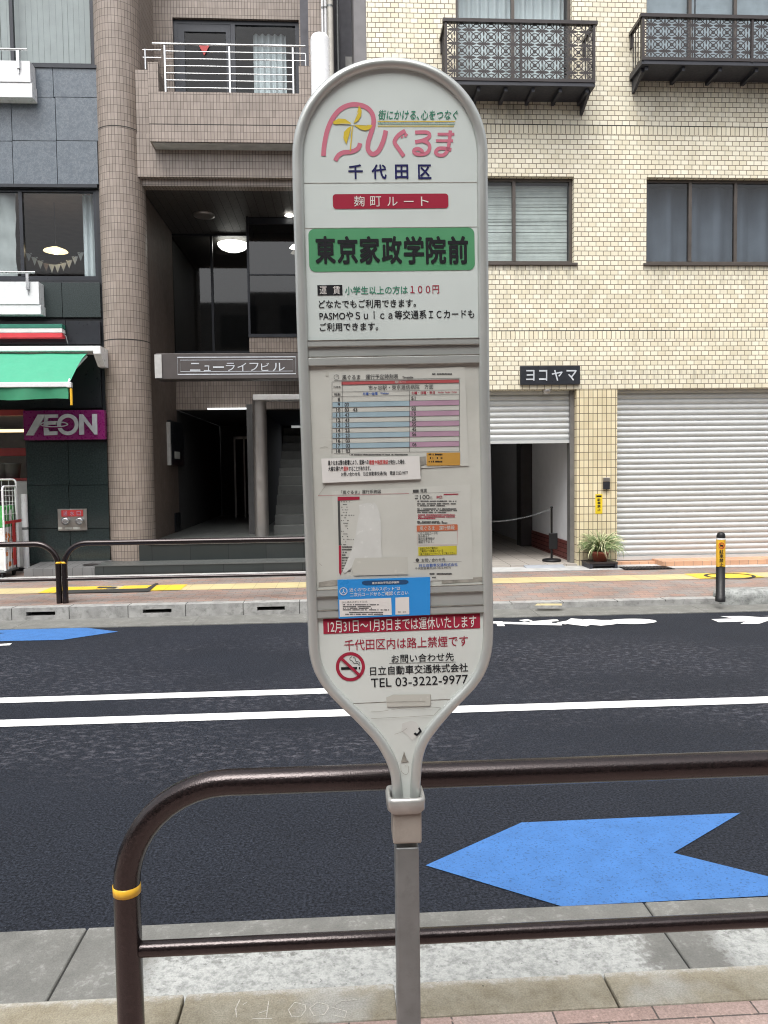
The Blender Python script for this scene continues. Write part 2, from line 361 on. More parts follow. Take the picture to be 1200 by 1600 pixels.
M['ytile'] = tile('cream_brick_tile', (.82, .775, .63), (.70, .645, .49), (.18, .15, .11), .1185, .0745, .0056, .5, .38, .15, .4, .1, stain=.2, staincol=(.25, .23, .19), spots=SPOTS)
M['ytile_stack'] = tile('cream_stacked_tile', (.74, .66, .46), (.63, .545, .36), (.13, .105, .07), .0735, .1235, .0054, 0, .35, .15, .4, .12, stain=.15, staincol=(.25, .2, .12))
M['ytile_soldier'] = tile('cream_soldier_tile', (.80, .75, .59), (.72, .66, .5), (.15, .125, .085), .0735, 10, .0055, 0, .38, .1, .4)
M['btile'] = tile('brown_stacked_tile', (.325, .272, .235), (.26, .215, .182), (.075, .062, .053), .0515, .115, .0030, 0, .35, .12, .4, .2, stain=.2, staincol=(.165, .138, .115))
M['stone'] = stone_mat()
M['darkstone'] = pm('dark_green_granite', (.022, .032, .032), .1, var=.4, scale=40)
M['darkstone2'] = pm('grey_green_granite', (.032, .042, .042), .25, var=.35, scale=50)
M['black'] = pm('black_panel', (.012, .014, .018), .35)
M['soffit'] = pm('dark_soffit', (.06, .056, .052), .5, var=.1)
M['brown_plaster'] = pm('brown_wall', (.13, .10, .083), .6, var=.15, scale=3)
M['alu'] = pm('aluminium_frame', (.47, .495, .48), .36, .5, var=.03, scale=2)
M['alu_bright'] = pm('steel_rail', (.55, .56, .57), .3, .9, var=.05)
M['steel'] = pm('brushed_steel', (.42, .40, .38), .38, .85, var=.06, scale=2)
M['galv'] = pm('galvanised_pole', (.21, .22, .22), .5, .55, var=.12, scale=22, dirt=.35, dirtcol=(.10, .1, .1))
M['collar'] = pm('weathered_collar', (.30, .275, .245), .55, .3, var=.15, scale=14, dirt=.45, dirtcol=(.17, .15, .13))
M['cap'] = pm('cast_aluminium_cap', (.37, .37, .355), .4, .5, var=.12, scale=30)
M['plate'] = pm('sign_plate_white', (.515, .575, .56), .45, var=.04, scale=5)
M['plate_beige'] = pm('timetable_plate', (.455, .465, .43), .42, var=.08, scale=9, dirt=.25, dirtcol=(.36, .34, .29))
M['plate_low'] = pm('lower_plate', (.55, .585, .56), .45, var=.05, scale=8, dirt=.12, dirtcol=(.35, .33, .28))
M['seam'] = pm('seam_grime', (.16, .15, .13), .8, var=.4, scale=60)
M['grime'] = pm('dirt_and_tape_shadow', (.25, .24, .21), .7, var=.4, scale=50)
M['ink_black'] = pm('black_print', (.012, .013, .016), .75, spec=.2); M['ink_navy'] = pm('navy_print', (.014, .015, .085), .75, spec=.2)
M['ink_pink'] = pm('pink_print', (.50, .155, .215), .75, spec=.2, var=.05); M['ink_gold'] = pm('gold_print', (.56, .43, .045), .75, spec=.2, var=.05)
M['ink_green'] = pm('green_print', (.035, .20, .125), .75, spec=.2); M['ink_red'] = pm('red_print', (.29, .018, .042), .75, spec=.2, var=.05)
M['plate_green'] = pm('green_print_field', (.066, .265, .122), .5, var=.05)
M['ink_white'] = pm('white_print', (.62, .60, .58), .75, spec=.2, var=.03); M['ink_grey'] = pm('grey_print', (.06, .06, .06), .75, spec=.2); M['ink_blue'] = pm('blue_print', (.04, .1, .33), .75, spec=.2)
M['paper'] = pm('paper', (.475, .485, .45), .45, var=.05, scale=12, dirt=.12, dirtcol=(.40, .40, .37)); M['paper_new'] = pm('fresh_paper', (.62, .62, .60), .45, var=.03)
M['row_blue'] = pm('blue_row_print', (.27, .375, .43), .5, var=.06, scale=30); M['row_pink'] = pm('mauve_row_print', (.36, .23, .31), .5, var=.06, scale=30)
M['bar_red'] = pm('red_bar_print', (.38, .075, .08), .5); M['orange'] = pm('orange_print', (.43, .12, .055), .5); M['amber'] = pm('amber_print', (.45, .25, .05), .5); M['lemon'] = pm('lemon_print', (.45, .40, .03), .5)
M['sticker_blue'] = pm('blue_sticker', (.025, .235, .60), .35, var=.05); M['sticker_dark'] = pm('dark_blue_print', (.015, .06, .15), .4)
M['tape'] = pm('old_tape', (.45, .455, .415), .2, var=.02, scale=8)
M['film'] = pm('torn_white_film', (.53, .545, .525), .22, var=.05, scale=25, dirt=.3, dirtcol=(.47, .475, .45))
M['wframe'] = pm('bronze_window_frame', (.085, .072, .063), .4, .3); M['dframe'] = pm('dark_window_frame', (.03, .033, .04), .35, .3)
M['glass'] = glass('window_glass'); M['glass_dark'] = glass('smoked_glass', (.30, .31, .32), 2.0); M['glass_grey'] = glass('grey_glass', (.62, .68, .74), 1.3)
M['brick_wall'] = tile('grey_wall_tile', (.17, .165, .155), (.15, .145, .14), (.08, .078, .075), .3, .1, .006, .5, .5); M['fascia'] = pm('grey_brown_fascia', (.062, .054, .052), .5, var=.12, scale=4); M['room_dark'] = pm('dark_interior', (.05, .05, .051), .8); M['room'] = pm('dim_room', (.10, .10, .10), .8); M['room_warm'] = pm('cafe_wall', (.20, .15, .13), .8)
M['curtain_white'] = pm('white_curtain', (.62, .65, .66), .8, var=.06, scale=3); M['curtain_grey'] = pm('grey_curtain', (.185, .195, .205), .85, var=.14, scale=2.5)
M['blind'] = pm('white_blind', (.60, .62, .58), .6); M['vblind'] = pm('vertical_blind', (.40, .41, .40), .7, var=.06)
M['iron'] = pm('dark_bronze_iron', (.042, .036, .036), .4, .3, var=.1); M['iron_dark'] = pm('dark_balcony_floor', (.03, .032, .042), .5)
M['shutter'] = pm('grey_white_shutter', (.50, .515, .515), .42, .1, var=.05, scale=4, dirt=.1, dirtcol=(.35, .35, .34))
M['jamb'] = pm('shutter_guide', (.22, .215, .21), .4, .5); M['whitewall'] = pm('white_garage_wall', (.68, .69, .71), .6, var=.04)
M['redbrick'] = tile('red_brick_base', (.16, .035, .028), (.12, .028, .024), (.05, .02, .018), .4, .075, .006, .5, .5)
M['garage_floor'] = tile('pale_floor_tile', (.40, .37, .33), (.36, .33, .30), (.2, .18, .16), .3, .3, .006, 0, .5)
M['orange_tile'] = tile('orange_step_tile', (.62, .36, .22), (.56, .32, .20), (.30, .2, .15), .15, .3, .004, 0, .5)
M['concrete'] = pm('pale_concrete', (.42, .42, .41), .8, var=.15, scale=6, dirt=.3, dirtcol=(.25, .25, .24))
M['plinth'] = tile('grey_plinth_tile', (.17, .17, .17), (.14, .14, .14), (.07, .07, .07), .15, .3, .004, 0, .5)
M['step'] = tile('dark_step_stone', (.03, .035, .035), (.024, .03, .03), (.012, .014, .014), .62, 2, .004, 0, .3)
M['tread'] = pm('grey_step_tread', (.085, .09, .087), .4, var=.15)
M['white_metal'] = pm('white_painted_metal', (.72, .73, .74), .3, var=.03, scale=3); M['cream_pipe'] = pm('cream_pipe', (.55, .53, .48), .5)
M['gap'] = pm('grey_gap_wall', (.115, .115, .13), .8, var=.2); M['gap2'] = pm('grey_pilaster', (.16, .155, .16), .6)
M['awning'] = pm('green_awning_cloth', (.045, .30, .18), .7, var=.04, scale=5, bmp=.2, bs=300); M['awning_dark'] = pm('green_valance_cloth', (.025, .20, .10), .7)
M['tri_green'] = pm('tricolour_green', (.03, .17, .12), .4); M['tri_red'] = pm('tricolour_red', (.55, .05, .06), .4); M['tri_white'] = pm('tricolour_white', (.65, .64, .62), .4)
M['magenta'] = pm('magenta_panel', (.19, .012, .115), .3, var=.03); M['letter'] = pm('silver_letter', (.55, .58, .62), .35, .2)
M['terracotta'] = pm('terracotta_pot', (.30, .085, .05), .6, var=.15, scale=14); M['leaf'] = pm('green_leaf', (.13, .19, .07), .5, var=.3, scale=20); M['leaf_pale'] = pm('cream_leaf', (.50, .50, .30), .5, var=.2, scale=20)
M['soil'] = pm('soil', (.04, .03, .02), .9); M['plastic_black'] = pm('black_plastic', (.010, .010, .011), .45, spec=.3); M['rubber_grey'] = pm('grey_rubber', (.30, .32, .35), .7)
M['redsign'] = pm('red_notice', (.45, .04, .04), .4); M['orange_pack'] = pm('orange_carton', (.62, .19, .05), .5, var=.3, scale=12); M['green_pack'] = pm('green_carton', (.06, .33, .08), .5, var=.2)
M['white_pack'] = pm('white_carton', (.68, .68, .66), .5); M['pot_grey'] = pm('grey_pot', (.17, .175, .17), .5); M['red_shelf'] = pm('red_shelf', (.28, .035, .035), .45); M['yellow_board'] = pm('yellow_notice', (.70, .52, .02), .4)
M['lamp'] = emis('lit_lamp', (1, .97, .88), 2.6); M['lamp_warm'] = emis('warm_lamp', (1, .75, .4), 1.0); M['lamp_soft'] = emis('lit_strip', (.9, .95, .95), .6); M['lamp_bright'] = emis('bright_lamp', (1, .97, .86), 7); M['led_red'] = emis('red_led', (1, .05, .08), 1.5)

# ---------------------------------------------------------------- ground
NS, FS = .12, .15                                   # heights of the near and the far pavement
mb = MB(); mb.quad((-80, -40, 0), (80, -40, 0), (80, 40, 0), (-80, 40, 0)); road = struct(mb.build('road', M['asphalt']))
y_na, y_fa, y_fk = 2.88, 8.74, 9.30
def strip(px, py0, py1, z=0.004): return
mb = MB(); mb.box(-40, 40, -6, 2.155, -.2, NS); struct(mb.build('sidewalk', M['paver']))
# near kerb stones
xk = [-9.0, -6.9, -4.9, -2.9, -1.55, G(288, 1560, NS).x, G(619, 1555, NS).x, G(955, 1548, NS).x]
xk += [xk[-1] + 1.15 * k for k in range(1, 8)]
mb = MB()
for a, b in zip(xk[:-1], xk[1:]): mb.box(a + .003, b - .003, 2.158, 2.315, -.1, NS + .003, .008, 2)
kerb = struct(mb.build('kerb', M['kerb'], smooth=True)); kerb.data.polygons.foreach_set('use_smooth', [False] * len(kerb.data.polygons))
# chalk scribble on the kerb
def kp(zx, zy): return G(zx / 1.846, 1150 + zy / 1.846, NS + .0045)
mb = MB()
for st in ([(1030, 760), (985, 764), (955, 782), (1000, 794), (995, 812), (965, 806)], [(945, 775), (915, 768), (893, 785), (905, 806), (935, 803), (947, 786), (945, 775)],
           [(880, 775), (850, 768), (832, 790), (842, 810), (868, 808), (882, 790), (880, 775)], [(775, 765), (768, 812)], [(728, 815), (785, 815)], [(772, 790), (745, 800)], [(692, 760), (680, 785), (682, 812)], [(712, 768), (700, 775)]):
    mb.ribbon([kp(*q) for q in st], .0030)
mb.build('chalk_scribble', pm('chalk', (.50, .48, .43), .9, var=.35, scale=120), kerb)
# gutters
mb = MB()
jx = [-5.6, -3.35, G(103, 1515).x, G(1040, 1462).x]; jx += [jx[-1] + 2.2, jx[-1] + 4.4, jx[-1] + 6.6]
for a, b in zip(jx[:-1], jx[1:]): mb.box(a + .004, b - .004, 2.322, 2.88, -.05, .010, .004, 1)
struct(mb.build('gutter', M['gutter']))
mb = MB(); mb.box(-7, 9, 2.31, 2.875, -.06, .003); mb.build('gutter_joint', M['joint'], None); struct(bpy.data.objects['gutter_joint'])
mb = MB()
for k in range(-8, 9): mb.box(k * 2 + .3, k * 2 + 2.295, y_fa, y_fk + .1, -.05, .010)
struct(mb.build('gutter', M['gutter_far']))
# far kerb with drain slots, dropped kerb by the garage, rounded end stone
mb = MB(); yk0, yk1 = 9.27, 9.44
slots = [(41, 86, 958, 963.7), (223, 268, 954.6, 960), (402, 445, 949, 955)]
xa, xb = -14.0, F(690, 950, yk0).x
hol = [(F(a, 960, yk0).x, F(b, 955, yk0).x, .056, .104) for a, b, c, d in slots] + [(x - .2, x + .2, .056, .104) for x in (-5.85, -7.6, -9.4)]
mb.wall(xa, xb, -.05, FS + .004, yk0, yk1 - yk0, hol)
for h in hol: mb.cur = 1; mb.quad((h[0], yk1 - .01, h[2]), (h[1], yk1 - .01, h[2]), (h[1], yk1 - .01, h[3]), (h[0], yk1 - .01, h[3]))
for px in (18, 108, 200, 290, 380, 468):
    x = F(px, 955, yk0).x; mb.box(x - .004, x + .004, yk0 - .0015, yk0, 0, FS); mb.box(x - .004, x + .004, yk0, yk1, FS + .004, FS + .0055)
mb.cur = 0; x1 = F(1126, 950, yk0).x
mb.box(xb, x1, yk0, yk1, -.05, .075)
mb.cur = 1
for px in (800, 880, 965, 1040):
    x = F(px, 955, yk0).x; mb.box(x - .004, x + .004, yk0 - .0015, yk1, .06, .0765)
mb.cur = 0
mb.build('kerb', [M['kerb_grey'], M['joint']])
mb = MB(); mb.box(x1 - .02, 30, yk0 - .10, yk1 + .06, -.12, FS + .035, .085, 5); struct(mb.build('kerb', M['kerb_rough'])); struct(bpy.data.objects['kerb.001'])
# far pavement: flat, dipping to the dropped kerb
mb = MB()
xs = [-40, xb - .35, xb + .1, x1 - .02, x1 + .3, 40]; ys = [yk1, 10.25, 16]
zz = lambda i, j: (FS if (j > 0 or i in (0, 1, 4, 5)) else .073)
for i in range(5):
    for j in range(2):
        mb.quad((xs[i], ys[j], zz(i, j)), (xs[i + 1], ys[j], zz(i + 1, j)), (xs[i + 1], ys[j + 1], zz(i + 1, j + 1)), (xs[i], ys[j + 1], zz(i, j + 1)))
for i in range(5): mb.quad((xs[i], ys[0] - .001, -.05), (xs[i + 1], ys[0] - .001, -.05), (xs[i + 1], ys[0] - .001, zz(i + 1, 0)), (xs[i], ys[0] - .001, zz(i, 0)))
pave = struct(mb.build('sidewalk', M['paver_far']))
mb = MB(); mb.quad((-40, 10.42, FS + .004), (40, 10.42, FS + .004), (40, 10.93, FS + .004), (-40, 10.93, FS + .004)); mb.build('tactile_paving', M['tactile'], pave)
mb = MB()
for a, b in ((62, 160), (180, 283), (1090, 1190)): mb.quad((F(a, 912, 10.5).x, 10.42, FS + .008), (F(b, 912, 10.5).x, 10.42, FS + .008), (F(b, 912, 10.5).x, 10.93, FS + .008), (F(a, 912, 10.5).x, 10.93, FS + .008))
mb.build('tactile_paving', M['tactile_new'], pave, 'bright yellow newer tactile tiles')
# manhole frames set in the pavement
mb = MB()
def gp(px, py, z=FS + .012): return G(px, py, z)
mb.poly([gp(82, 927), gp(233, 924), gp(248, 911), gp(243, 911), gp(229, 919), gp(100, 922)]); mb.poly([gp(150, 919, FS + .011), gp(180, 919, FS + .011), gp(184, 916.5, FS + .011), gp(155, 916.5, FS + .011)])
mb.build('manhole_cover', M['joint'], pave)
mb = MB(); c = gp(1140, 899.5); mb.ribbon([c + Vector((.33 * math.cos(a), .33 * math.sin(a) * .8, 0)) for a in [k * math.pi / 16 for k in range(32)]], .05, closed=True)
mb.build('manhole_cover', M['joint'], pave)
mb = MB(); mb.quad(gp(835, 946, .08), gp(878, 946, .08), gp(878, 943, .08), gp(840, 943, .08)); mb.build('kerb_mark', M['tactile'], pave)
mb = MB(); mb.box(-9, 12, 11.55, 12.09, FS + .003, FS + .012); mb.build('pavement_edging', M['concrete'], pave)
# road markings
mb = MB(); z = .004
mb.quad((-40, 5.895, z), (.62, 5.89, z), (.62, 6.035, z), (-40, 6.035, z)); mb.build('lane_line', M['white_paint'], road)
mb = MB(); mb.quad((-40, 5.345, z), (40, 5.30, z), (40, 5.455, z), (-40, 5.50, z)); mb.build('lane_line', M['white_paint'], road)
mb = MB(); mb.poly([G(665, 1352, z), G(878, 1416, z), G(1200, 1399.5, z), G(1300, 1394, z), G(1052, 1332.5, z), G(1157, 1270, z), G(815, 1285, z)]); mb.build('blue_arrow', M['blue_paint'], road, 'blue cycle arrow nearest the kerb')
a = G(184.6, 986.8, z); mb = MB(); mb.poly([a, G(133, 980.6, z), (a.x - 2.1, G(133, 980.6, z).y + .02, z), G(10, 989, z), (a.x - 2.1, G(98, 999.6, z).y + .03, z), G(98, 999.6, z)]); mb.build('blue_arrow', M['blue_paint'], road, 'blue cycle arrow beyond the white lines')
mb = MB(); mb.ribbon([G(-60, 1011, z), G(17, 1006.5, z)], .09); mb.build('lane_line', M['white_paint'], road)
mb = MB(); bp = lambda zx, zy: G(740 + zx / 2.609, 820 + zy / 2.609, z)
lay = [0]
def rb(pts, wd):
    lay[0] += 1; mb.ribbon([bp(*q) + Vector((0, 0, lay[0] * .0004)) for q in pts], wd)
rb([(75, 398), (120, 398)], .12); rb([(95, 407), (125, 407)], .16); rb([(120, 400), (360, 406)], .12); rb([(195, 392), (230, 388)], .1); rb([(235, 398), (330, 390), (345, 390)], .1); rb([(270, 400), (320, 400)], .1)
rb([(355, 403), (400, 395), (420, 384)], .13); rb([(395, 402), (470, 411)], .12)
mb.poly([bp(*q) for q in [(400, 400), (425, 388), (470, 384), (520, 388), (560, 388), (606, 398), (570, 406), (520, 411), (470, 406)]])
e = bp(644, 395) + Vector((0, 0, .0045)); mb.poly([e + Vector((.28 * math.cos(k * math.pi / 10), .15 * math.sin(k * math.pi / 10), 0)) for k in range(20)])
mb.build('bicycle_marking', M['white_paint'], road, 'white bicycle rider pictogram by the far gutter')
mb = MB(); ap = lambda zx, zy: G(1060 + zx / 8.571, 800 + zy / 8.571, z)
mb.poly([ap(440, 1435), ap(540, 1475), ap(900, 1465), ap(830, 1497), ap(1085, 1495), ap(1330, 1410), ap(1330, 1400), ap(1130, 1410), ap(860, 1392), ap(560, 1395), ap(740, 1425)])
mb.poly([ap(1110, 1395), ap(1350, 1385), ap(1350, 1392)]); mb.build('bicycle_marking', M['white_paint'], road, 'white chevron marking at the far gutter')

# ---------------------------------------------------------------- guard rails
def bend(p0, corner, p1, R, n=10):
    p0, c, p1 = Vector(p0), Vector(corner), Vector(p1); a, b = (p0 - c).normalized(), (p1 - c).normalized()
    s, e = c + a * R, c + b * R; o = s + b * R
    return [p0] + [o + (-b * math.cos(t) - a * math.sin(t)) * R for t in [k * math.pi / 2 / n for k in range(n + 1)]] + [p1]
Yr = 2.0; xp = F(201, 1475, Yr).x; zt = (F(330, 1224, Yr).z + F(1190, 1192, Yr).z) / 2; zl = (F(230, 1483, Yr).z + F(1190, 1436.5, Yr).z) / 2
gr = thing('guard_rail', (xp, Yr, NS), 'large dark brown tubular guard rail right behind the bus stop sign, nearest to the viewer', 'guard rail', 'brown tubular guard rails along the road')
xe = xp + 2.3
path = bend((xp, Yr, NS - .1), (xp, Yr, zt), ((xp + xe) / 2, Yr, zt), .27) + bend(((xp + xe) / 2, Yr, zt), (xe, Yr, zt), (xe, Yr, NS - .1), .27)
MB().tube(path, .0345, 28).build('top_rail', M['rail'], gr)
MB().tube([(xp + .03, Yr, zl), (xe - .03, Yr, zl)], .0205, 20).build('lower_rail', M['rail'], gr)
zb = F(198, 1388, Yr).z
MB().lathe((xp, Yr, zb), [(.0345, -.012), (.0357, -.0118), (.0357, .0118), (.0345, .012)], 28).build('reflective_band', M['yellow_tape'], gr)
MB().lathe((xe, Yr, zb), [(.0345, -.012), (.0357, -.0118), (.0357, .0118), (.0345, .012)], 28).build('reflective_band', M['yellow_tape'], gr)
Yg = 9.58
def far_rail(x0, x1, label):
    zt, zl = F(250, 846.5, Yg).z, F(250, 902, Yg).z; zb = F(100, 879, Yg).z
    g = thing('guard_rail', (x0, Yg, FS), label, 'guard rail', 'brown tubular guard rails along the road'); xm = (x0 + x1) / 2
    MB().tube(bend((x0, Yg, FS - .1), (x0, Yg, zt), (xm, Yg, zt), .27) + bend((xm, Yg, zt), (x1, Yg, zt), (x1, Yg, FS - .1), .27), .0345, 16).build('top_rail', M['rail'], g)
    MB().tube([(x0 + .03, Yg, zl), (x1 - .03, Yg, zl)], .021, 12).build('lower_rail', M['rail'], g)
    for x in (x0, x1): MB().lathe((x, Yg, zb), [(.0345, -.013), (.036, -.0125), (.036, .0125), (.0345, .013)], 18).build('reflective_band', M['yellow_tape'], g)
xl, xr = F(92.3, 920, Yg).x, F(102, 920, Yg).x
far_rail(xr, F(640, 920, Yg).x, 'brown tubular guard rail across the road in front of the dark stone steps')
far_rail(xl - 3.4, xl, 'brown tubular guard rail across the road in front of the shop with the green awning')

# bollard
c = G(1125.5, 933, FS); Yb = c.y
bo = thing('bollard', c, 'black bollard with a yellow no parking sticker at the end of the raised kerb', 'bollard'); hb = F(1127, 831, Yb).z - FS; rb_ = .052
MB().lathe(c, [(rb_ + .006, -.05), (rb_ + .006, .01), (rb_, .012), (rb_, hb - .07), (rb_ * .93, hb - .035), (rb_ * .7, hb - .012), (rb_ * .3, hb - .001), (0, hb)], 24).build('post', M['plastic_black'], bo)
za, zc = F(1126, 885, Yb).z - FS, F(1126, 843, Yb).z - FS
def cyl_patch(mb, c, r, a0, a1, z0, z1, n=10):
    P = [(c.x + r * math.sin(a0 + (a1 - a0) * k / n), c.y - r * math.cos(a0 + (a1 - a0) * k / n)) for k in range(n + 1)]
    for (xa_, ya_), (xb_, yb_) in zip(P[:-1], P[1:]): mb.quad((xa_, ya_, c.z + z0), (xb_, yb_, c.z + z0), (xb_, yb_, c.z + z1), (xa_, ya_, c.z + z1))
mb = MB(); cyl_patch(mb, c, rb_ + .001, -2.0, 1.0, za, zc); st = mb.build('sticker', M['yellow_tape'], bo)
mb = MB(); cyl_patch(mb, c, rb_ + .001, -2.0, 1.0, zc, zc + .02); mb.build('reflective_band', M['white_metal'], bo)
Mb = Matrix.Translation((c.x - .019, c.y - rb_ - .003, c.z)) @ Matrix.Rotation(math.radians(-14), 4, 'Z') @ Matrix.Rotation(math.radians(90), 4, 'X')
mb = MB(Mb)
for k, ch in enumerate('駐車禁止'): put_text(mb, ch, -.024, .024, zc - .165 - k * .052, zc - .118 - k * .052, 0, .02)
mb.build('lettering', M['ink_black'], st)
mb = MB(Mb); mb.ribbon([(.03 * math.cos(a), zc - .068 + .034 * math.sin(a), 0) for a in [k * math.pi / 10 for k in range(20)]], .009, closed=True); mb.ribbon([(-.02, zc - .045, 0), (.02, zc - .091, 0)], .009); mb.build('ban_symbol', M['redsign'], st)
mb = MB(Mb); mb.poly([(-.02, zc - .078, .0006), (.02, zc - .078, .0006), (.02, zc - .068, .0006), (.01, zc - .058, .0006), (-.01, zc - .058, .0006), (-.02, zc - .068, .0006)]); mb.build('car_symbol', M['ink_black'], st)

# white post hidden behind the sign, its rounded head showing above the arch
c = Vector((F(500.5, 100, 9.75).x, 9.75, FS)); hp = F(500, 55, 9.75).z - FS; rp = .118
tag(MB().lathe(c, [(rp + .03, -.02), (rp + .03, .02), (rp, .025), (rp, hp - .07), (rp * .95, hp - .035), (rp * .8, hp - .01), (rp * .5, hp), (0, hp)], 32).build('white_post', M['white_metal']), 'thick round headed white post rising from behind the bus stop sign', 'post')

# ---------------------------------------------------------------- bus stop sign
bs = thing('bus_stop_sign', (F(637, 1400, 1.5).x, 1.5, NS), 'tall white bus stop sign with rounded top and taped timetable on a square steel pole', 'bus stop sign')
O = Vector((.12, 1.5, 1.06)); upv = Vector((-.0125, -.022, 1)).normalized(); wv = Vector((0, -1, 0)); uv_ = upv.cross(wv).normalized(); wv = uv_.cross(upv).normalized()
MS = Matrix(((uv_.x, upv.x, wv.x, O.x), (uv_.y, upv.y, wv.y, O.y), (uv_.z, upv.z, wv.z, O.z), (0, 0, 0, 1)))
def B(px, py, w=0.0):
    d = ray(px, py); c0 = Vector((0, 0, CZ)); t = (O - c0).dot(wv) / d.dot(wv); q = c0 + d * t - O
    return Vector((q.dot(uv_), q.dot(upv), w))
def brect(px0, py0, px1, py1):
    xm, ym = (px0 + px1) / 2, (py0 + py1) / 2
    return B(px0, ym).x, B(px1, ym).x, B(xm, py1).y, B(xm, py0).y
left = [(621.5, 1254), (620, 1225), (617, 1205), (609, 1183), (592, 1154.5), (563, 1122), (536, 1096), (514, 1072), (499, 1047), (491.5, 1020), (489.5, 985), (486.5, 900), (482, 780), (477, 640), (473, 530), (469, 400), (466, 290)]
right = [(648, 1250), (649.5, 1218), (653, 1183), (663, 1155), (684, 1126), (708, 1099), (735, 1071), (752, 1045), (761, 1012), (762.5, 970), (761, 880), (759.5, 760), (757, 640), (755.5, 530), (754.5, 400), (753.5, 290)]
arc = []
cx, cy, R = 609.5, 243.5, 144
for k in range(0, 25):
    a = math.pi * k / 24; ca, sa = math.cos(a), math.sin(a)
    arc.append((cx - R * math.copysign(abs(ca) ** .96, ca), cy - R * sa ** .97 + (0 if ca < 0 else 0)))
pts = left + arc + right[::-1]
def smooth_path(P, n=4):
    out = []
    for i in range(len(P) - 1):
        p0, p1, p2, p3 = P[max(i - 1, 0)], P[i], P[i + 1], P[min(i + 2, len(P) - 1)]
        for k in range(n):
            t = k / n; out.append(.5 * ((2 * p1) + (p2 - p0) * t + (2 * p0 - 5 * p1 + 4 * p2 - p3) * t * t + (3 * p1 - p0 - 3 * p2 + p3) * t ** 3))
    return out + [P[-1]]
bpts = smooth_path([B(*q) for q in pts])
MB(MS).tube(bpts, .0104, 16).build('frame', M['alu'], bs)
# outline of the plates from the frame path
Lp = [p for p in bpts if p.x <= B(609.5, 99).x and True]
half = max(range(len(bpts)), key=lambda i: bpts[i].y)
Lc, Rc = bpts[:half + 1], bpts[half:][::-1]
def xat(side, y):
    for a, b in zip(side[:-1], side[1:]):
        if min(a.y, b.y) <= y <= max(a.y, b.y) and abs(b.y - a.y) > 1e-9: return a.x + (b.x - a.x) * (y - a.y) / (b.y - a.y)
    return side[-1].x if y > side[-1].y else side[0].x
def plate(name, pyt, pyb, mat, wt=.003, inset=.002, label=None):
    yt, yb = (B(610, pyt).y if pyt else bpts[half].y), B(625, pyb).y
    ys = [yb + (yt - yb) * k / 40 for k in range(41)]
    lp = [(xat(Lc, y) + inset, y) for y in ys]; rp = [(xat(Rc, y) - inset, y) for y in ys]
    out = lp + rp[::-1]
    mb = MB(MS); n = len(ys)
    for i in range(n - 1):
        for s, w_ in ((1, 0), (-1, -wt)):
            q = [(lp[i][0], lp[i][1], w_), (rp[i][0], rp[i][1], w_), (rp[i + 1][0], rp[i + 1][1], w_), (lp[i + 1][0], lp[i + 1][1], w_)]
            mb.add(q, [(0, 1, 2, 3) if s > 0 else (3, 2, 1, 0)])
    for a, b in zip(out, out[1:] + out[:1]): mb.quad((a[0], a[1], -wt), (b[0], b[1], -wt), (b[0], b[1], 0), (a[0], a[1], 0))
    return mb.build(name, mat, bs, label)
up_ = plate('route_plate', None, 530.5, M['plate'], label='upper plate with the stop name in a green field')
mid = plate('timetable_plate', 569, 920, M['plate_beige'], label='beige middle plate carrying the timetable sheets')
low = plate('notice_plate', 961, 1252, M['plate_low'], label='lower plate with the no smoking symbol and phone number')
def hbar(py0, py1, w0, w1, name='crossbar', mat='alu'):
    a, b, c, d = B(484, py0 + (3 if py0 > 800 else 1)).y, B(752, py0).y, 0, 0
    y1, y0 = B(620, py0).y, B(620, py1).y; x0, x1_ = xat(Lc, (y0 + y1) / 2) + .009, xat(Rc, (y0 + y1) / 2) - .009
    return MB(MS).box(x0, x1_, y0, y1, w0, w1, .0012, 2).build(name, M[mat], bs)
hbar(530.5, 540, -.004, .004); hbar(541, 556, -.006, .0015); hbar(557, 569.5, -.004, .0045)
hbar(917.5, 928, -.004, .0045); hbar(929, 949, -.006, .0015); hbar(950, 961, -.004, .004)
for py in (530.5, 540.6, 556.6, 569.8, 917.4, 928.5, 949.4, 961.2): MB(MS).box(xat(Lc, B(620, py).y) + .009, xat(Rc, B(620, py).y) - .009, B(620, py).y - .0006, B(620, py).y + .0006, -.006, .0048 if py < 541 or py > 556 else .003).build('seam', M['seam'], bs)
for py in (285.5, 355.5): MB(MS).box(xat(Lc, B(620, py).y) + .010, xat(Rc, B(620, py).y) - .010, B(620, py).y - .0005, B(620, py).y + .0005, -.001, .0004).build('seam', M['grime'], up_)
mb = MB(MS); q0, q1 = B(552, 1099), B(708, 1093.5); mb.box(q0.x, q1.x, q0.y - .0006, q0.y + .0005, -.001, .0004); mb.build('seam', M['seam'], low)
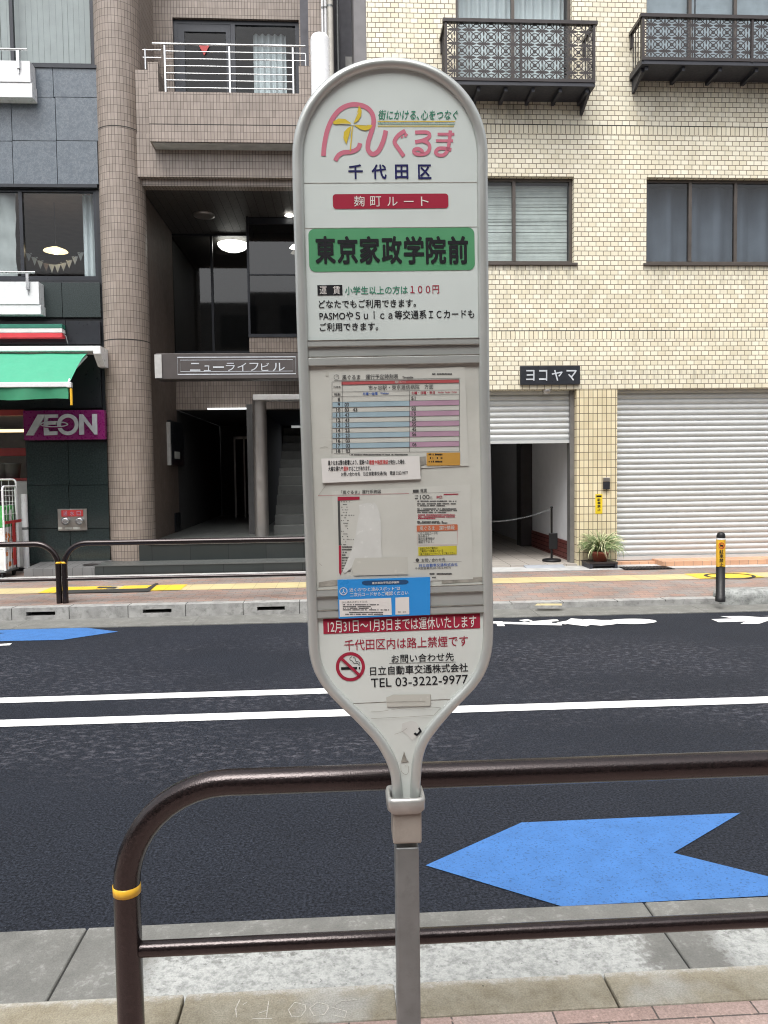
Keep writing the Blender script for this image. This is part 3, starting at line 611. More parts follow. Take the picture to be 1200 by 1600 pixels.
# square pole, collar and cap
xpl = F(636.5, 1450, 1.5).x
def sq_tube(x, y, h0, h1, a, bev): return MB().box(x - a, x + a, y - a, y + a, h0, h1, bev, 3)
sq_tube(xpl, 1.5, NS - .05, F(636, 1316, 1.5).z, .0232, .004).build('pole', M['galv'], bs)
zc0, zc1 = F(635, 1319, 1.47).z, F(635, 1268, 1.47).z
MB().box(xpl - .0285, xpl + .0285, 1.5 - .030, 1.5 + .030, zc0, zc1, .004, 3).build('collar', M['collar'], bs)
zt1 = F(634, 1250, 1.46).z; mb = MB(); xc = F(633.5, 1250, 1.49).x
rings = [(.030, .031, zc1 - .004), (.0375, .037, zc1 + .004), (.0385, .038, zt1 - .006), (.0365, .036, zt1 + .001), (.031, .0305, zt1 + .001), (.029, .0285, zt1 - .012), (.0285, .028, zc1)]
V = []
for ax_, ay_, z in rings:
    for k in range(32):
        t = 2 * math.pi * k / 32; c_, s_ = math.cos(t), math.sin(t)
        V.append((xc + ax_ * math.copysign(abs(c_) ** .35, c_), 1.497 + ay_ * math.copysign(abs(s_) ** .35, s_), z))
mb.add(V, [(i * 32 + k, i * 32 + (k + 1) % 32, (i + 1) * 32 + (k + 1) % 32, (i + 1) * 32 + k) for i in range(len(rings) - 1) for k in range(32)], True)
mb.add(V[-32:], [list(range(32))]); mb.build('collar_cap', M['cap'], bs)
# ---- prints: every group of writing is its own flat mesh just above its plate
E0 = .0007
def T(mb, s, px0, py0, px1, py1, w=E0, bold=0.0, shear=0.0):
    a, b, c, d = brect(px0, py0, px1, py1); put_text(mb, s, a, b, c, d, w, bold, shear)
def rrect(mb, px0, py0, px1, py1, r, w=E0, n=6):
    a, b, c, d = brect(px0, py0, px1, py1); P = []
    for cx_, cy_, a0 in ((b - r, d - r, 0), (a + r, d - r, 90), (a + r, c + r, 180), (b - r, c + r, 270)):
        for k in range(n + 1): t = math.radians(a0 + 90 * k / n); P.append((cx_ + r * math.cos(t), cy_ + r * math.sin(t), w))
    mb.poly(P)
def qrect(mb, px0, py0, px1, py1, w=E0):
    a, b, c, d = brect(px0, py0, px1, py1); mb.quad((a, c, w), (b, c, w), (b, d, w), (a, d, w))
def bl(mb, P, wd, w=E0, closed=False, n=4):
    Q = [B(*q, w) for q in P]; Q = smooth_path(Q, n) if n > 1 else Q
    mb.ribbon(Q, wd, closed=closed)
def micro(mb, px0, px1, py, h, w, seed=0, fill=.8):       # tiny illegible print: broken dark bars
    rnd = random.Random(seed + int(py * 10) + int(px0)); x = px0
    while x < px1:
        l = rnd.uniform(1.0, 2.2)
        if rnd.random() < fill: qrect(mb, x, py - h * rnd.uniform(.35, .5), min(x + l * .85, px1), py + h * rnd.uniform(.35, .5), w)
        x += l
# upper plate
z1 = lambda x, y: (500 + x / 5.217, 150 + y / 5.217)
mb = MB(MS); pw = .0086
bl(mb, [z1(*q) for q in [(28, 490), (35, 400), (60, 280), (105, 180), (165, 110), (240, 75), (310, 72), (380, 95), (425, 145), (437, 215), (420, 290), (395, 370), (390, 430), (410, 465), (440, 474), (475, 450), (505, 395), (525, 335), (536, 282)]], pw)
bl(mb, [z1(*q) for q in [(124, 528), (150, 485), (190, 462), (240, 458), (285, 445), (315, 420), (326, 385)]], pw * .95, E0 + .0001)
bl(mb, [z1(*q) for q in [(695, 284), (640, 320), (607, 375), (640, 430), (683, 492)]], pw * .88)
bl(mb, [z1(*q) for q in [(690, 312), (708, 327)]], pw * .8, E0 + .0001); bl(mb, [z1(*q) for q in [(664, 330), (672, 342)]], pw * .55)
bl(mb, [z1(*q) for q in [(775, 298), (860, 296), (890, 310), (885, 340), (830, 365), (775, 376)]], pw * .8); bl(mb, [z1(*q) for q in [(830, 365), (880, 385), (893, 425), (870, 465), (815, 478), (770, 466), (768, 440), (800, 432), (830, 448), (835, 470)]], pw * .78, E0 + .0001)
bl(mb, [z1(*q) for q in [(958, 312), (1095, 312)]], pw * .62, n=1); bl(mb, [z1(*q) for q in [(945, 366), (1085, 366)]], pw * .62, n=1)
bl(mb, [z1(*q) for q in [(1062, 282), (1055, 360), (1040, 440), (1010, 480), (965, 482), (942, 460), (965, 430), (1020, 428), (1070, 440)]], pw * .76, E0 + .0001)
mb.build('logo_lettering', M['ink_pink'], up_)
mb = MB(MS); hub = (265, 232)
for P in ([(318, 78), (340, 120), (335, 165), (310, 205), (275, 225), (295, 160)], [(105, 212), (150, 185), (205, 190), (250, 220), (255, 232), (110, 232)], [(428, 238), (410, 270), (370, 284), (325, 272), (280, 240), (275, 236)], [(215, 395), (190, 345), (195, 295), (225, 262), (258, 245), (240, 310)]):
    mb.poly([B(*z1(*q), E0 + .0003) for q in P][::-1])
bl(mb, [z1(265, 240), z1(246, 452)], .0022, E0 + .0004, n=1)
bl(mb, [z1(470, 208), z1(1102, 208)], .0016, n=1); bl(mb, [z1(470, 246), z1(1092, 246)], .0016, n=1); mb.build('pinwheel_print', M['ink_gold'], up_)
mb = MB(MS)
for q in ((318, 92), (112, 228), (424, 244), (216, 388)): bl(mb, [z1(*hub), z1(hub[0] * .3 + q[0] * .7 + 8, hub[1] * .3 + q[1] * .7)], .0009, E0 + .0005, n=1)
mb.poly([B(*z1(265 + 10 * math.cos(-k), 234 + 10 * math.sin(-k)), E0 + .0006) for k in [j * math.pi / 6 for j in range(12)]]); mb.build('pinwheel_print', M['plate'], up_)
mb = MB(MS); T(mb, '街にかける､心をつなぐ', 591, 172, 716, 187.5, bold=.012, shear=.2); bl(mb, [z1(470, 228), z1(1100, 230)], .0013, n=1); mb.build('slogan_lettering', M['ink_green'], up_)
mb = MB(MS)
for ch, a, b in (('千', 544, 567), ('代', 580.5, 604), ('田', 617, 638), ('区', 653, 674)): T(mb, ch, a, 257, b, 280, bold=.026)
mb.build('ward_lettering', M['ink_navy'], up_)
mb = MB(MS); rrect(mb, 520, 303, 700.5, 326, .006); mb.build('route_banner', M['ink_red'], up_)
mb = MB(MS)
for ch, a, b, c, d in (('麹', 553, 569.5, 306.5, 323), ('町', 578.5, 595.5, 307, 323), ('ル', 605, 621, 308, 322), ('ー', 631, 646, 314.2, 316), ('ト', 657.5, 669.5, 307.5, 322)): T(mb, ch, a, c, b, d, E0 * 2)
mb.build('route_lettering', M['ink_white'], up_)
mb = MB(MS); rrect(mb, 482.5, 356.5, 741.5, 423.5, .012); mb.build('stop_name_field', M['plate_green'], up_)
mb = MB(MS)
for k, ch in enumerate('東京家政学院前'): T(mb, ch, 492.5 + k * 34.5, 369, 524.5 + k * 34.5, 413, E0 * 2, .034)
mb.build('stop_name_lettering', M['ink_black'], up_)
mb = MB(MS); qrect(mb, 496, 445.5, 535, 461.5); T(mb, 'どなたでもご利用できます。', 498, 468, 650, 481, bold=.016); T(mb, 'PASMOやＳｕｉｃａ等交通系ＩＣカードも', 499, 485, 741, 499, bold=.014); T(mb, 'ご利用できます。', 499.5, 504, 591, 517, bold=.016); mb.build('fare_lettering', M['ink_black'], up_)
mb = MB(MS); T(mb, '運', 499.5, 447, 510.5, 460, E0 * 2); T(mb, '賃', 520, 447, 531.5, 460, E0 * 2); mb.build('fare_lettering', M['ink_white'], up_)
mb = MB(MS); T(mb, '小学生以上の方は', 539, 447, 637, 460, bold=.014); mb.build('fare_lettering', M['ink_green'], up_)
mb = MB(MS); T(mb, '１００円', 641, 446, 686, 459, bold=.012); mb.build('fare_lettering', M['ink_red'], up_)
# middle plate: timetable sheet
def sheet(mb, P, w, th=.0004): Q = [B(*q, w) for q in P]; mb.prism(Q, (0, 0, -th))
tt = MB(MS); sheet(tt, [(514, 582), (726, 573.5), (732, 728), (520, 738)][::-1], .0012); tt = tt.build('timetable_sheet', M['paper'], bs)
W = .0018; tz = lambda x, y: (480 + x / 4.444, 570 + y / 4.444)
def tq(mb, x0, y0, x1, y1, w=W, sl=-16 / 880):            # quad in zoom coordinates following the slight tilt of the sheet
    f = lambda x, y: B(*tz(x, y + sl * (x - 170)), w)
    mb.quad(f(x0, y1), f(x1, y1), f(x1, y0), f(x0, y0))
def tt_text(mb, s, x0, y0, x1, y1, w=W + .0002, bold=.028):
    o = sl_ = -16 / 880 * ((x0 + x1) / 2 - 170); a = tz(x0, y0 + o); b = tz(x1, y1 + o); T(mb, s, a[0], a[1], b[0], b[1], w, bold)
def row(i, right=False): return 224 + i * 35.7
mb = MB(MS)
for i in (1, 3, 5, 7, 9): tq(mb, 176, row(i) + 1, 712, row(i + 1) + 1)
mb.build('weekday_rows', M['row_blue'], tt)
mb = MB(MS)
for i in (1, 3, 5, 7, 9): tq(mb, 712, row(i), 1056, row(i + 1))
mb.build('holiday_rows', M['row_pink'], tt)
mb = MB(MS); tq(mb, 238, 117, 1052, 141); mb.build('timetable_band', M['bar_red'], tt)
mb = MB(MS)
for y in (119, 141, 190, 222): tq(mb, 172 if y != 141 else 238, y - 1, 1054, y + 1, W + .0002)
for i in range(1, 11): tq(mb, 176, row(i), 1056, row(i) + 1.6, W + .0002)
tq(mb, 185, row(11) - 2, 1058, row(11), W + .0002)
for x in (171, 242, 708, 1054): tq(mb, x, 118 if x != 708 else 190, x + 2.5, row(11), W + .0002)
tq(mb, 185, 108, 1062, 110.5, W)
for i, h in enumerate(range(8, 19)): tt_text(mb, str(h), 212 - (11 if h > 9 else 0), row(i) + 5, 228 + (2 if h > 9 else 0), row(i) + 31)
for i, s in enumerate(['', '03', '03', '43', '43', '23', '23', '23', '03', '03', '03']):
    if s: tt_text(mb, s, 258 + i, row(i) + 6, 288 + i, row(i) + 32)
tt_text(mb, '43', 316, row(2) + 6, 348, row(2) + 32)
for i, s in enumerate(['51', '', '03', '13', '25', '35', '45', '56', '', '06', '']):
    if s: tt_text(mb, s, 722 + i * .8, row(i) + 6, 751 + i * .8, row(i) + 32)
tt_text(mb, '風ぐるま　運行予定時刻表', 242, 72, 632, 106, bold=.012); tt_text(mb, '行き先', 182, 148, 232, 164); tt_text(mb, '時刻', 188, 198, 230, 216)
mb.ribbon([B(*tz(203 + 17 * math.cos(k * math.pi / 8), 86 + 17 * math.sin(k * math.pi / 8)), W + .0002) for k in range(16)], .0006, closed=True); bl(mb, [tz(203, 86), tz(213, 76)], .0006, W + .0002, n=1)
tt_text(mb, '市ヶ谷駅・東京逓信病院　方面', 425, 148, 875, 182, bold=.006); mb.build('timetable_print', M['ink_grey'], tt)
mb = MB(MS); tt_text(mb, '月曜～金曜', 385, 196, 488, 216); tt_text(mb, 'Weekdays', 508, 198, 566, 214); mb.build('timetable_print', M['ink_blue'], tt)
mb = MB(MS); tt_text(mb, '土曜・日曜・祝日', 722, 196, 886, 216); tt_text(mb, 'Saturdays・Sundays・Holidays', 906, 199, 1040, 213); mb.build('timetable_print', M['ink_red'], tt)
mb = MB(MS); tt_text(mb, '麹町ルート', 608, 120, 686, 138, bold=0); mb.build('timetable_print', M['paper'], tt)
mb = MB(MS); tt_text(mb, 'Timetable', 660, 90, 736, 104); mb.build('small_print', M['ink_grey'], tt)
for q in ((675, 706, 584.5, 2.6, W, 1), (545, 637, 710.5, 2.2, W, 2), (683, 703, 726.5, 2.2, W, 3)): mb = MB(MS); micro(mb, *q); mb.build('small_print', M['ink_grey'], tt)
mb = MB(MS); tq(mb, 828, 617, 1060, 706, W + .0003, -8 / 880); am = mb.build('amber_notice', M['amber'], tt)
for k, y in enumerate((711, 716.5, 722)): mb = MB(MS); micro(mb, 669.5, 691, y - .8, 3.0, W + .0006, 4 + k); mb.build('small_print', M['ink_black'], tt)
# notice slip
sl = MB(MS); sheet(sl, [(502, 716.5), (655, 712.5), (657, 748.5), (504, 754.5)][::-1], .0036, .0006); sl = sl.build('notice_slip', M['paper_new'], bs, 'white slip of paper taped over the foot of the timetable')
mb = MB(MS); T(mb, '風ぐるまは雪の影響により、道路への', 512.5, 718.5, 576, 726.5, .0042, .02); T(mb, 'が発生した場合、', 606.5, 718, 633, 725.5, .0042, .02); T(mb, '大幅な遅れや', 513, 728.5, 536, 736, .0042, .02); T(mb, 'することがあります。', 545, 728, 579, 735.5, .0042, .02); T(mb, 'お問い合わせ先　日立自動車交通(株)　電話 3222-9977', 533, 736.5, 637, 744, .0042, .015); mb.build('slip_print', M['ink_black'], sl)
for q in (('積雪や路面凍結', 576.5, 718.5, 606, 726), ('運休', 536.5, 728.5, 544.5, 736)): mb = MB(MS); T(mb, *q, .0042, .02); mb.build('slip_print', M['redsign'], sl)
# route map sheet
rs = MB(MS); sheet(rs, [(518, 768), (735, 757), (739, 905), (528, 912)][::-1], .0010); rs = rs.build('route_sheet', M['paper'], bs)
lz = lambda x, y: (480 + x / 7.275, 750 + y / 7.275); rz = lambda x, y: (620 + x / 7.275, 750 + y / 7.275)
W = .0016
mb = MB(MS); T(mb, '「風ぐるま」運行系統図', 533, 765.5, 595, 771.5, W, .012); T(mb, '運賃', 656.5, 763.5, 667, 769.5, W, .012); qrect(mb, 645, 765, 654, 769.5, W); T(mb, '100', 656, 773, 671, 780, W, .01); T(mb, '円', 671.5, 776, 675, 780, W); micro(mb, 648, 653, 774.5, 2, W, 1); micro(mb, 648, 653, 778.5, 2, W, 1)
T(mb, 'お問い合わせ先', 658.5, 872, 695.5, 877.5, W, .012); mb.poly([B(652 + 2.8 * math.cos(-k), 875 + 2.8 * math.sin(-k), W) for k in [j * math.pi / 6 for j in range(12)]])
T(mb, 'この二次元コードを', 653.5, 831, 684, 835.5, W, .006); T(mb, '読み取ると', 653.5, 835.5, 670.5, 839.5, W, .006); T(mb, '現在位置情報が', 653.5, 839.5, 679, 844, W, .006); T(mb, '確認できます。', 653.5, 844, 677, 848.5, W, .006)
bl(mb, [(646, 878.8), (721, 877)], .0004, W, n=1); bl(mb, [(644, 771), (719.5, 768.5)], .0004, W, n=1)
for k in range(17): micro(mb, 533, 533 + [14, 9, 12, 11, 13, 26, 11, 14, 11, 11, 11, 7, 11, 11, 20, 8, 8][k], 784 + k * 4.17, 1.2, W, k, .55)
for k, wd in enumerate((16, 19, 8, 6, 14, 21, 16, 19, 14, 14)): micro(mb, 534, 534 + wd, 854.5 + k * 4.17, 2.4, W, k + 40, .9)
for y, a, b in ((783, 652, 713), (787, 652, 712), (790, 652, 695), (795, 652, 713), (797.5, 652, 714), (800.5, 652, 697), (815, 652, 692), (817, 652, 699)): micro(mb, a, b, y, 2.1, W, 9, .85)
T(mb, '千代田営業所(03-3222-9977)', 648, 885.5, 704, 890, W, .006); micro(mb, 671, 706, 896.5, 2.8, W, 3, .9); micro(mb, 673, 681, 902, 2.4, W, 3)
mb.build('sheet_print', M['ink_grey'], rs)
mb = MB(MS); mb.poly([B(*lz(*q), W + .0001) for q in [(345, 190), (595, 188), (595, 222), (345, 235)]][::-1]); mb.build('route_title_bar', M['ink_red'], rs); mb = MB(MS); mb.poly([B(*lz(*q), W + .0001) for q in [(358, 745), (385, 743), (390, 1050), (376, 1085), (362, 1050)]][::-1]); mb.build('route_bar', M['ink_red'], rs); mb = MB(MS); bl(mb, [(497, 774.3), (639, 771)], .0006, W, n=1)
mb.build('sheet_print', M['ink_red'], rs); mb = MB(MS); T(mb, 'IC', 682, 774.5, 691, 778.5, W, .04); mb.build('sheet_print', M['ink_red'], rs); mb = MB(MS); qrect(mb, 693, 771.5, 716, 773, W); mb.build('sheet_print', M['ink_red'], rs); mb = MB(MS)
for y, a, b in ((804.5, 653, 711), (807.5, 653, 712), (810, 653, 680)): micro(mb, a, b, y, 2.1, W, 19, .95)
mb.build('sheet_print', M['ink_red'], rs)
mb = MB(MS); mb.poly([B(*lz(*q), W + .0001) for q in [(345, 235), (371, 233), (384, 742), (358, 744)]][::-1]); mb.build('route_bar', M['ink_grey'], rs)
mb = MB(MS); rrect(mb, 651, 820, 715, 829.5, .0018, W + .0001); mb.build('info_banner', M['orange'], rs)
mb = MB(MS); T(mb, '風ぐるま　運行情報', 655.5, 821.5, 710, 828.3, W + .0004, .008); mb.build('info_lettering', M['paper'], rs)
mb = MB(MS); bl(mb, [(651.5, 829), (652, 851.5), (714.5, 851), (714.5, 829)], .0005, W, n=1); mb.build('info_border', M['bar_red'], rs)
mb = MB(MS); qrect(mb, 653.5, 853.5, 713.5, 867, W + .0001); mb.build('yellow_notice', M['lemon'], rs)
mb = MB(MS); T(mb, '上記以外のご案内は', 655.5, 854.6, 683.5, 858.4, W + .0004, .004); T(mb, 'ご案内にて掲載している', 655.5, 858.8, 692, 862.5, W + .0004, .004); T(mb, '「風ぐるまルートマップ」をご覧ください', 655.5, 863, 711, 866.6, W + .0004, .004); mb.build('sheet_print', M['ink_black'], rs)
mb = MB(MS); T(mb, '日立自動車交通株式会社', 655, 880, 715, 885.2, W, .012); mb.build('sheet_print', M['ink_blue'], rs)
# torn film and tapes
def blob(mb, P, w): mb.poly([B(*q, w) for q in P][::-1])
mb = MB(MS); blob(mb, [lz(*q) for q in [(585, 285), (640, 270), (685, 258), (745, 270), (760, 250), (790, 290), (825, 390), (840, 520), (845, 640), (838, 740), (850, 880), (545, 885), (500, 1000), (430, 1060), (400, 1040), (520, 760), (560, 560), (580, 430), (600, 360)]], .0019); mb.build('torn_film', M['film'], bs)
mb = MB(MS); blob(mb, [lz(*q) for q in [(545, 885), (1140, 872), (1145, 1070), (530, 1085), (500, 1000)]], .0023); mb.build('old_tape', M['tape'], bs); mb = MB(MS); blob(mb, [tz(*q) for q in [(125, 14), (500, 2), (700, 6), (690, 36), (420, 44), (130, 78)]], .0008); mb.build('old_tape', M['tape'], bs); mb = MB(MS); blob(mb, [tz(*q) for q in [(975, 16), (1080, 10), (1078, 34), (975, 38)]], .0008); mb.build('old_tape', M['tape'], bs)
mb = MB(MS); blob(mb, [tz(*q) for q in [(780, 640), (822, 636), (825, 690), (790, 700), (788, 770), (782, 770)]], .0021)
mb.build('tape_shadow', M['grime'], mid)  # shadow beside the taped slip, painted as a flat dark patch
for P in ([(497, 775), (510, 757)], [(500, 700), (507, 698), (512, 699)], [(499, 880), (503, 884)]): mb = MB(MS); bl(mb, P, .0006, .0008, n=1); mb.build('scratch', M['grime'], mid)
mb = MB(MS)
blob(mb, [(498, 910), (520, 906), (560, 908), (560, 912), (498, 917)], .0006); mb.build('grime', M['grime'], mid); mb = MB(MS); blob(mb, [(690, 905), (755, 901), (760, 905), (758, 908), (690, 912)], .0006); mb.build('grime', M['grime'], mid)
# lower plate
mb = MB(MS); qrect(mb, 505, 962.5, 750, 986); ban = mb.build('holiday_banner', M['ink_red'], low)
# (banner leans with the plate: print sits on it)
mb = MB(MS); T(mb, '12月31日～1月3日までは運休いたします', 512, 965, 744, 984.5, E0 * 2, 0.006); mb.build('holiday_lettering', M['ink_white'], low)
mb = MB(MS); T(mb, '千代田区内は路上禁煙です', 538, 996, 731, 1013, bold=.008); cx, cy, R = 547.5, 1041.5, 20.3
mb.ribbon([B(cx + R * math.cos(-k * math.pi / 24), cy + R * math.sin(-k * math.pi / 24), E0) for k in range(48)], .0063, closed=True)
a, b = B(cx - 14.5, cy - 13.5, E0 * 3), B(cx + 14.5, cy + 13.5, E0 * 3); mb.ribbon([a, b], .0056); mb.build('no_smoking_print', M['ink_red'], low)
nz = lambda x, y: (500 + x / 10, 1010 + y / 10)
mb = MB(MS); mb.poly([B(*nz(*q), E0) for q in [(330, 325), (580, 320), (580, 358), (330, 366)]][::-1]); mb.poly([B(*nz(*q), E0) for q in [(605, 320), (628, 320), (628, 357), (605, 358)]][::-1])
bl(mb, [nz(*q) for q in [(500, 157), (470, 180), (470, 210), (505, 228), (530, 262), (575, 262), (605, 278), (608, 300)]], .0011); bl(mb, [nz(*q) for q in [(515, 172), (545, 180), (552, 205), (562, 232), (600, 240), (622, 265), (622, 300)]], .0011)
T(mb, 'お問い合わせ先', 611.5, 1021, 709, 1034, bold=.012); bl(mb, [(608, 1036.5), (712, 1034.2)], .0009, n=1)
T(mb, '日立自動車交通株式会社', 578, 1038.5, 731, 1052.5, bold=.014); T(mb, 'TEL 03-3222-9977', 579.5, 1057, 731, 1071, bold=.006); mb.build('contact_lettering', M['ink_black'], low)
sz = lambda x, y: (580 + x / 6.157, 1070 + y / 6.157)
mb = MB(MS); blob(mb, [sz(*q) for q in [(145, 120), (210, 92), (570, 88), (570, 200), (150, 212)]], E0 * 2); mb.build('old_tape', M['tape'], low)
mb = MB(MS)
for P in ([(150, 165), (330, 158), (520, 155)], [(0, 250), (90, 252), (165, 240)], [(190, 238), (300, 222), (480, 222), (660, 215)], [(0, 322), (200, 312), (500, 296), (600, 290)], [(600, 290), (670, 215)], [(225, 472), (290, 450), (340, 415)], [(310, 640), (330, 690), (360, 742)], [(285, 760), (290, 830), (335, 860), (358, 830), (352, 770), (320, 775)], [(570, 90), (570, 200)], [(150, 212), (570, 200)]):
    mb = MB(MS); bl(mb, [sz(*q) for q in P], .0007, E0 * 3); mb.build('scratch', M['grime'], low)
mb = MB(MS); blob(mb, [sz(*q) for q in [(300, 690), (318, 640), (340, 720), (360, 742), (285, 745)]], E0 * 2); mb.build('grime', M['grime'], low)
mb = MB(MS); blob(mb, [sz(*q) for q in [(300, 370), (380, 345), (430, 355), (470, 410), (440, 500), (395, 540), (345, 480), (290, 440)]], E0); mb.build('torn_sticker', M['film'], low)
mb = MB(MS); blob(mb, [sz(*q) for q in [(462, 405), (488, 445), (440, 492), (405, 470), (425, 455), (440, 468), (465, 440), (450, 420)]], E0 * 2); mb.build('torn_sticker', M['ink_black'], low)
# blue sticker
bz = lambda x, y: (500 + x / 6.316, 890 + y / 6.316)
bk = MB(MS); sheet(bk, [bz(*q) for q in [(172, 95), (1084, 68), (1084, 440), (185, 478)]][::-1], .0062, .0006); bk = bk.build('blue_sticker', M['sticker_blue'], bs, 'blue sticker with white lettering across the lower crossbars')
W = .0066
mb = MB(MS); P = [bz(440, 104), bz(840, 94), bz(868, 105), bz(870, 125), bz(845, 138), bz(445, 148), bz(415, 135), bz(415, 115)]; blob(mb, P, W); mb.build('sticker_field', M['sticker_dark'], bk)
mb = MB(MS)
def bt(s, x0, y0, x1, y1, bold=.01): a, b = bz(x0, y0), bz(x1, y1); T(mb, s, a[0], a[1], b[0], b[1], W + .0003, bold)
bt('東京家政学院前停留所', 512, 112, 780, 134); bt('近くの“ひと涼みスポット”は', 290, 168, 790, 205); bt('二次元コードからご確認ください', 295, 212, 868, 252)
mb.ribbon([B(*bz(231 + 36 * math.cos(k * math.pi / 10), 208 + 36 * math.sin(k * math.pi / 10)), W + .0003) for k in range(20)], .0013, closed=True); bl(mb, [bz(231, 185), bz(231, 212), bz(210, 232)], .0011, W + .0003, n=1); bl(mb, [bz(231, 212), bz(254, 230)], .0011, W + .0003, n=1)
for P in ([(190, 292), (700, 272), (706, 440), (195, 460)], [(742, 270), (876, 264), (878, 434), (742, 438)]): blob(mb, [bz(*q) for q in P], W)
mb.build('sticker_print', M['ink_white'], bk)
mb = MB(MS); bt('ひと涼みスポットとは、', 215, 302, 472, 322, .004)
for y, a, b in ((344, 225, 580), (362, 225, 500), (378, 225, 510), (396, 225, 690), (420, 250, 620), (438, 250, 620)): micro(mb, bz(a, y)[0], bz(b, y)[0], bz(a, y - (b - a) * .012)[1], 1.9, W + .0003, 6, .8)
micro(mb, bz(760, 410)[0], bz(862, 410)[0], bz(760, 411)[1], 1.6, W + .0003, 8, .7); mb.build('sticker_print', M['ink_grey'], bk)

# ---------------------------------------------------------------- shared builders for the buildings
def WX(px, py, X):
    d = ray(px, py); return Vector((0, 0, CZ)) + d * (X / d.x)
def curtain_mb(x0, x1, z0, z1, Y, amp=.03, wl=.16, n=None, seed=0):
    rnd = random.Random(seed); n = n or max(8, int((x1 - x0) / .02)); mb = MB(); P = []; ph = rnd.random() * 6
    for i in range(n + 1):
        x = x0 + (x1 - x0) * i / n; ph += 2 * math.pi / wl * (x1 - x0) / n * rnd.uniform(.6, 1.4); P.append((x, Y + amp * math.sin(ph)))
    V = [(x, y, z0) for x, y in P] + [(x, y + amp * .3, z1) for x, y in P]
    return mb.add(V, [(i, i + 1, n + 2 + i, n + 1 + i) for i in range(n)], True)
def window_unit(parent, rect, Y, fmat, fr, gmat, rec=.10, ft=.045, depth=1.4, room='room', cur=None, label=None, sill=True):
    x0, x1, z0, z1 = rect; mb = MB(); yf = Y + rec
    mb.box(x0, x1, yf, yf + .08, z1 - ft, z1); mb.box(x0, x1, yf, yf + .08, z0, z0 + ft * 1.3)
    mb.box(x0, x0 + ft, yf, yf + .08, z0 + ft * 1.3, z1 - ft); mb.box(x1 - ft, x1, yf, yf + .08, z0 + ft * 1.3, z1 - ft)
    for k, f in enumerate(fr):
        x = x0 + (x1 - x0) * f; o = .012 if k % 2 == 0 else .022
        mb.box(x - ft * .55, x + ft * .55, yf + o - .02, yf + .06, z0 + ft * 1.3, z1 - ft)
    if sill: mb.box(x0 - .05, x1 + .05, Y - .035, yf, z0 - .035, z0 - .001)
    wn = mb.build('window', fmat, parent, label)
    mb = MB(); mb.quad((x0 + ft, yf + .03, z0 + ft), (x1 - ft, yf + .03, z0 + ft), (x1 - ft, yf + .03, z1 - ft), (x0 + ft, yf + .03, z1 - ft)); mb.build('pane', gmat, wn)
    MB().room(x0 - .02, x1 + .02, yf + .085, yf + depth, z0 - .02, z1 + .02).build('window_room', M[room], wn)
    return wn, yf

# ---------------------------------------------------------------- cream brick building on the right
YR = 12.1
yb = thing('tiled_building', (3.4, YR, FS), 'cream brick tiled building with roller shutters and two lattice balconies', 'building')
xl0 = F(573, 90, YR).x; xr0 = 9.4
zlin = F(930, 608, YR).z; ztop = 11.5
wA, wB = rectF(713, 275, 897, 411, YR), rectF(1010, 278, 1297, 412, YR)
wC, wD = rectF(712, -70, 894, 128, YR), rectF(1010, -75, 1297, 112, YR)
MB().wall(xl0, xr0, zlin, ztop, YR, .25, [wA, wB, wC, wD]).build('wall', M['ytile'], yb)
mb = MB()
for py in (197.5, 517):
    z = F(1000, py, YR).z; mb.box(xl0 + .001, xr0, YR - .003, YR, z - .125, z)
mb.build('soldier_course', M['ytile_soldier'], yb)
mb = MB()
for py in (197.5, 517):
    z = F(1000, py, YR).z; mb.box(xl0 + .002, xr0, YR - .004, YR, z + .001, z + .013)
mb.build('course_joint', M['joint'], yb)
# piers at street level
gx0, gx1 = F(690, 740, YR).x, F(901, 740, YR).x; px1 = F(964, 740, YR).x; sx1 = F(1300, 740, YR).x
for a, b in ((gx1, px1), (xl0, gx0), (sx1, xr0)): MB().box(a, b, YR - .004, YR + .3, .05, zlin - .002).build('pier', M['ytile_stack'], yb)
# garage
gz = .19; gxr = F(895, 740, YR + .25).x; gw = gxr + .002; Yp = 15.0
mb = MB(); mb.quad((gx0, YR + .25, gz), (gxr, YR + .25, gz), (gxr, 20, gz), (gx0, 20, gz)); mb.box(gx0, gx1, YR - .03, YR + .25, .1, gz); mb.build('garage_floor', M['garage_floor'], yb)
mb = MB(); mb.box(gxr, gxr + .2, YR + .3, Yp, gz + .32, zlin); mb.build('garage_wall', M['whitewall'], yb)
mb = MB(); mb.box(gxr - .02, gxr + .2, YR + .3, Yp - .01, gz - .1, gz + .32); mb.build('garage_wall', M['redbrick'], yb, 'dark red brick base of the garage wall')
mb = MB(); mb.box(gx0 - .2, gx0, YR + .3, 20, gz - .1, zlin); mb.box(gx0 - .2, gxr + .2, 20, 20.2, gz - .1, zlin); mb.box(gx0 - .2, gxr + .2, YR + .3, 20, zlin, zlin + .2); mb.box(gxr, gxr + .2, Yp + .4, 20, gz - .1, zlin); mb.build('garage_wall', M['whitewall'], yb, 'grey back walls of the garage')
mb = MB(); mb.box(gxr - .22, gxr + .2, Yp, Yp + .4, gz - .1, zlin - .05); mb.build('garage_pillar', M['iron'], yb)
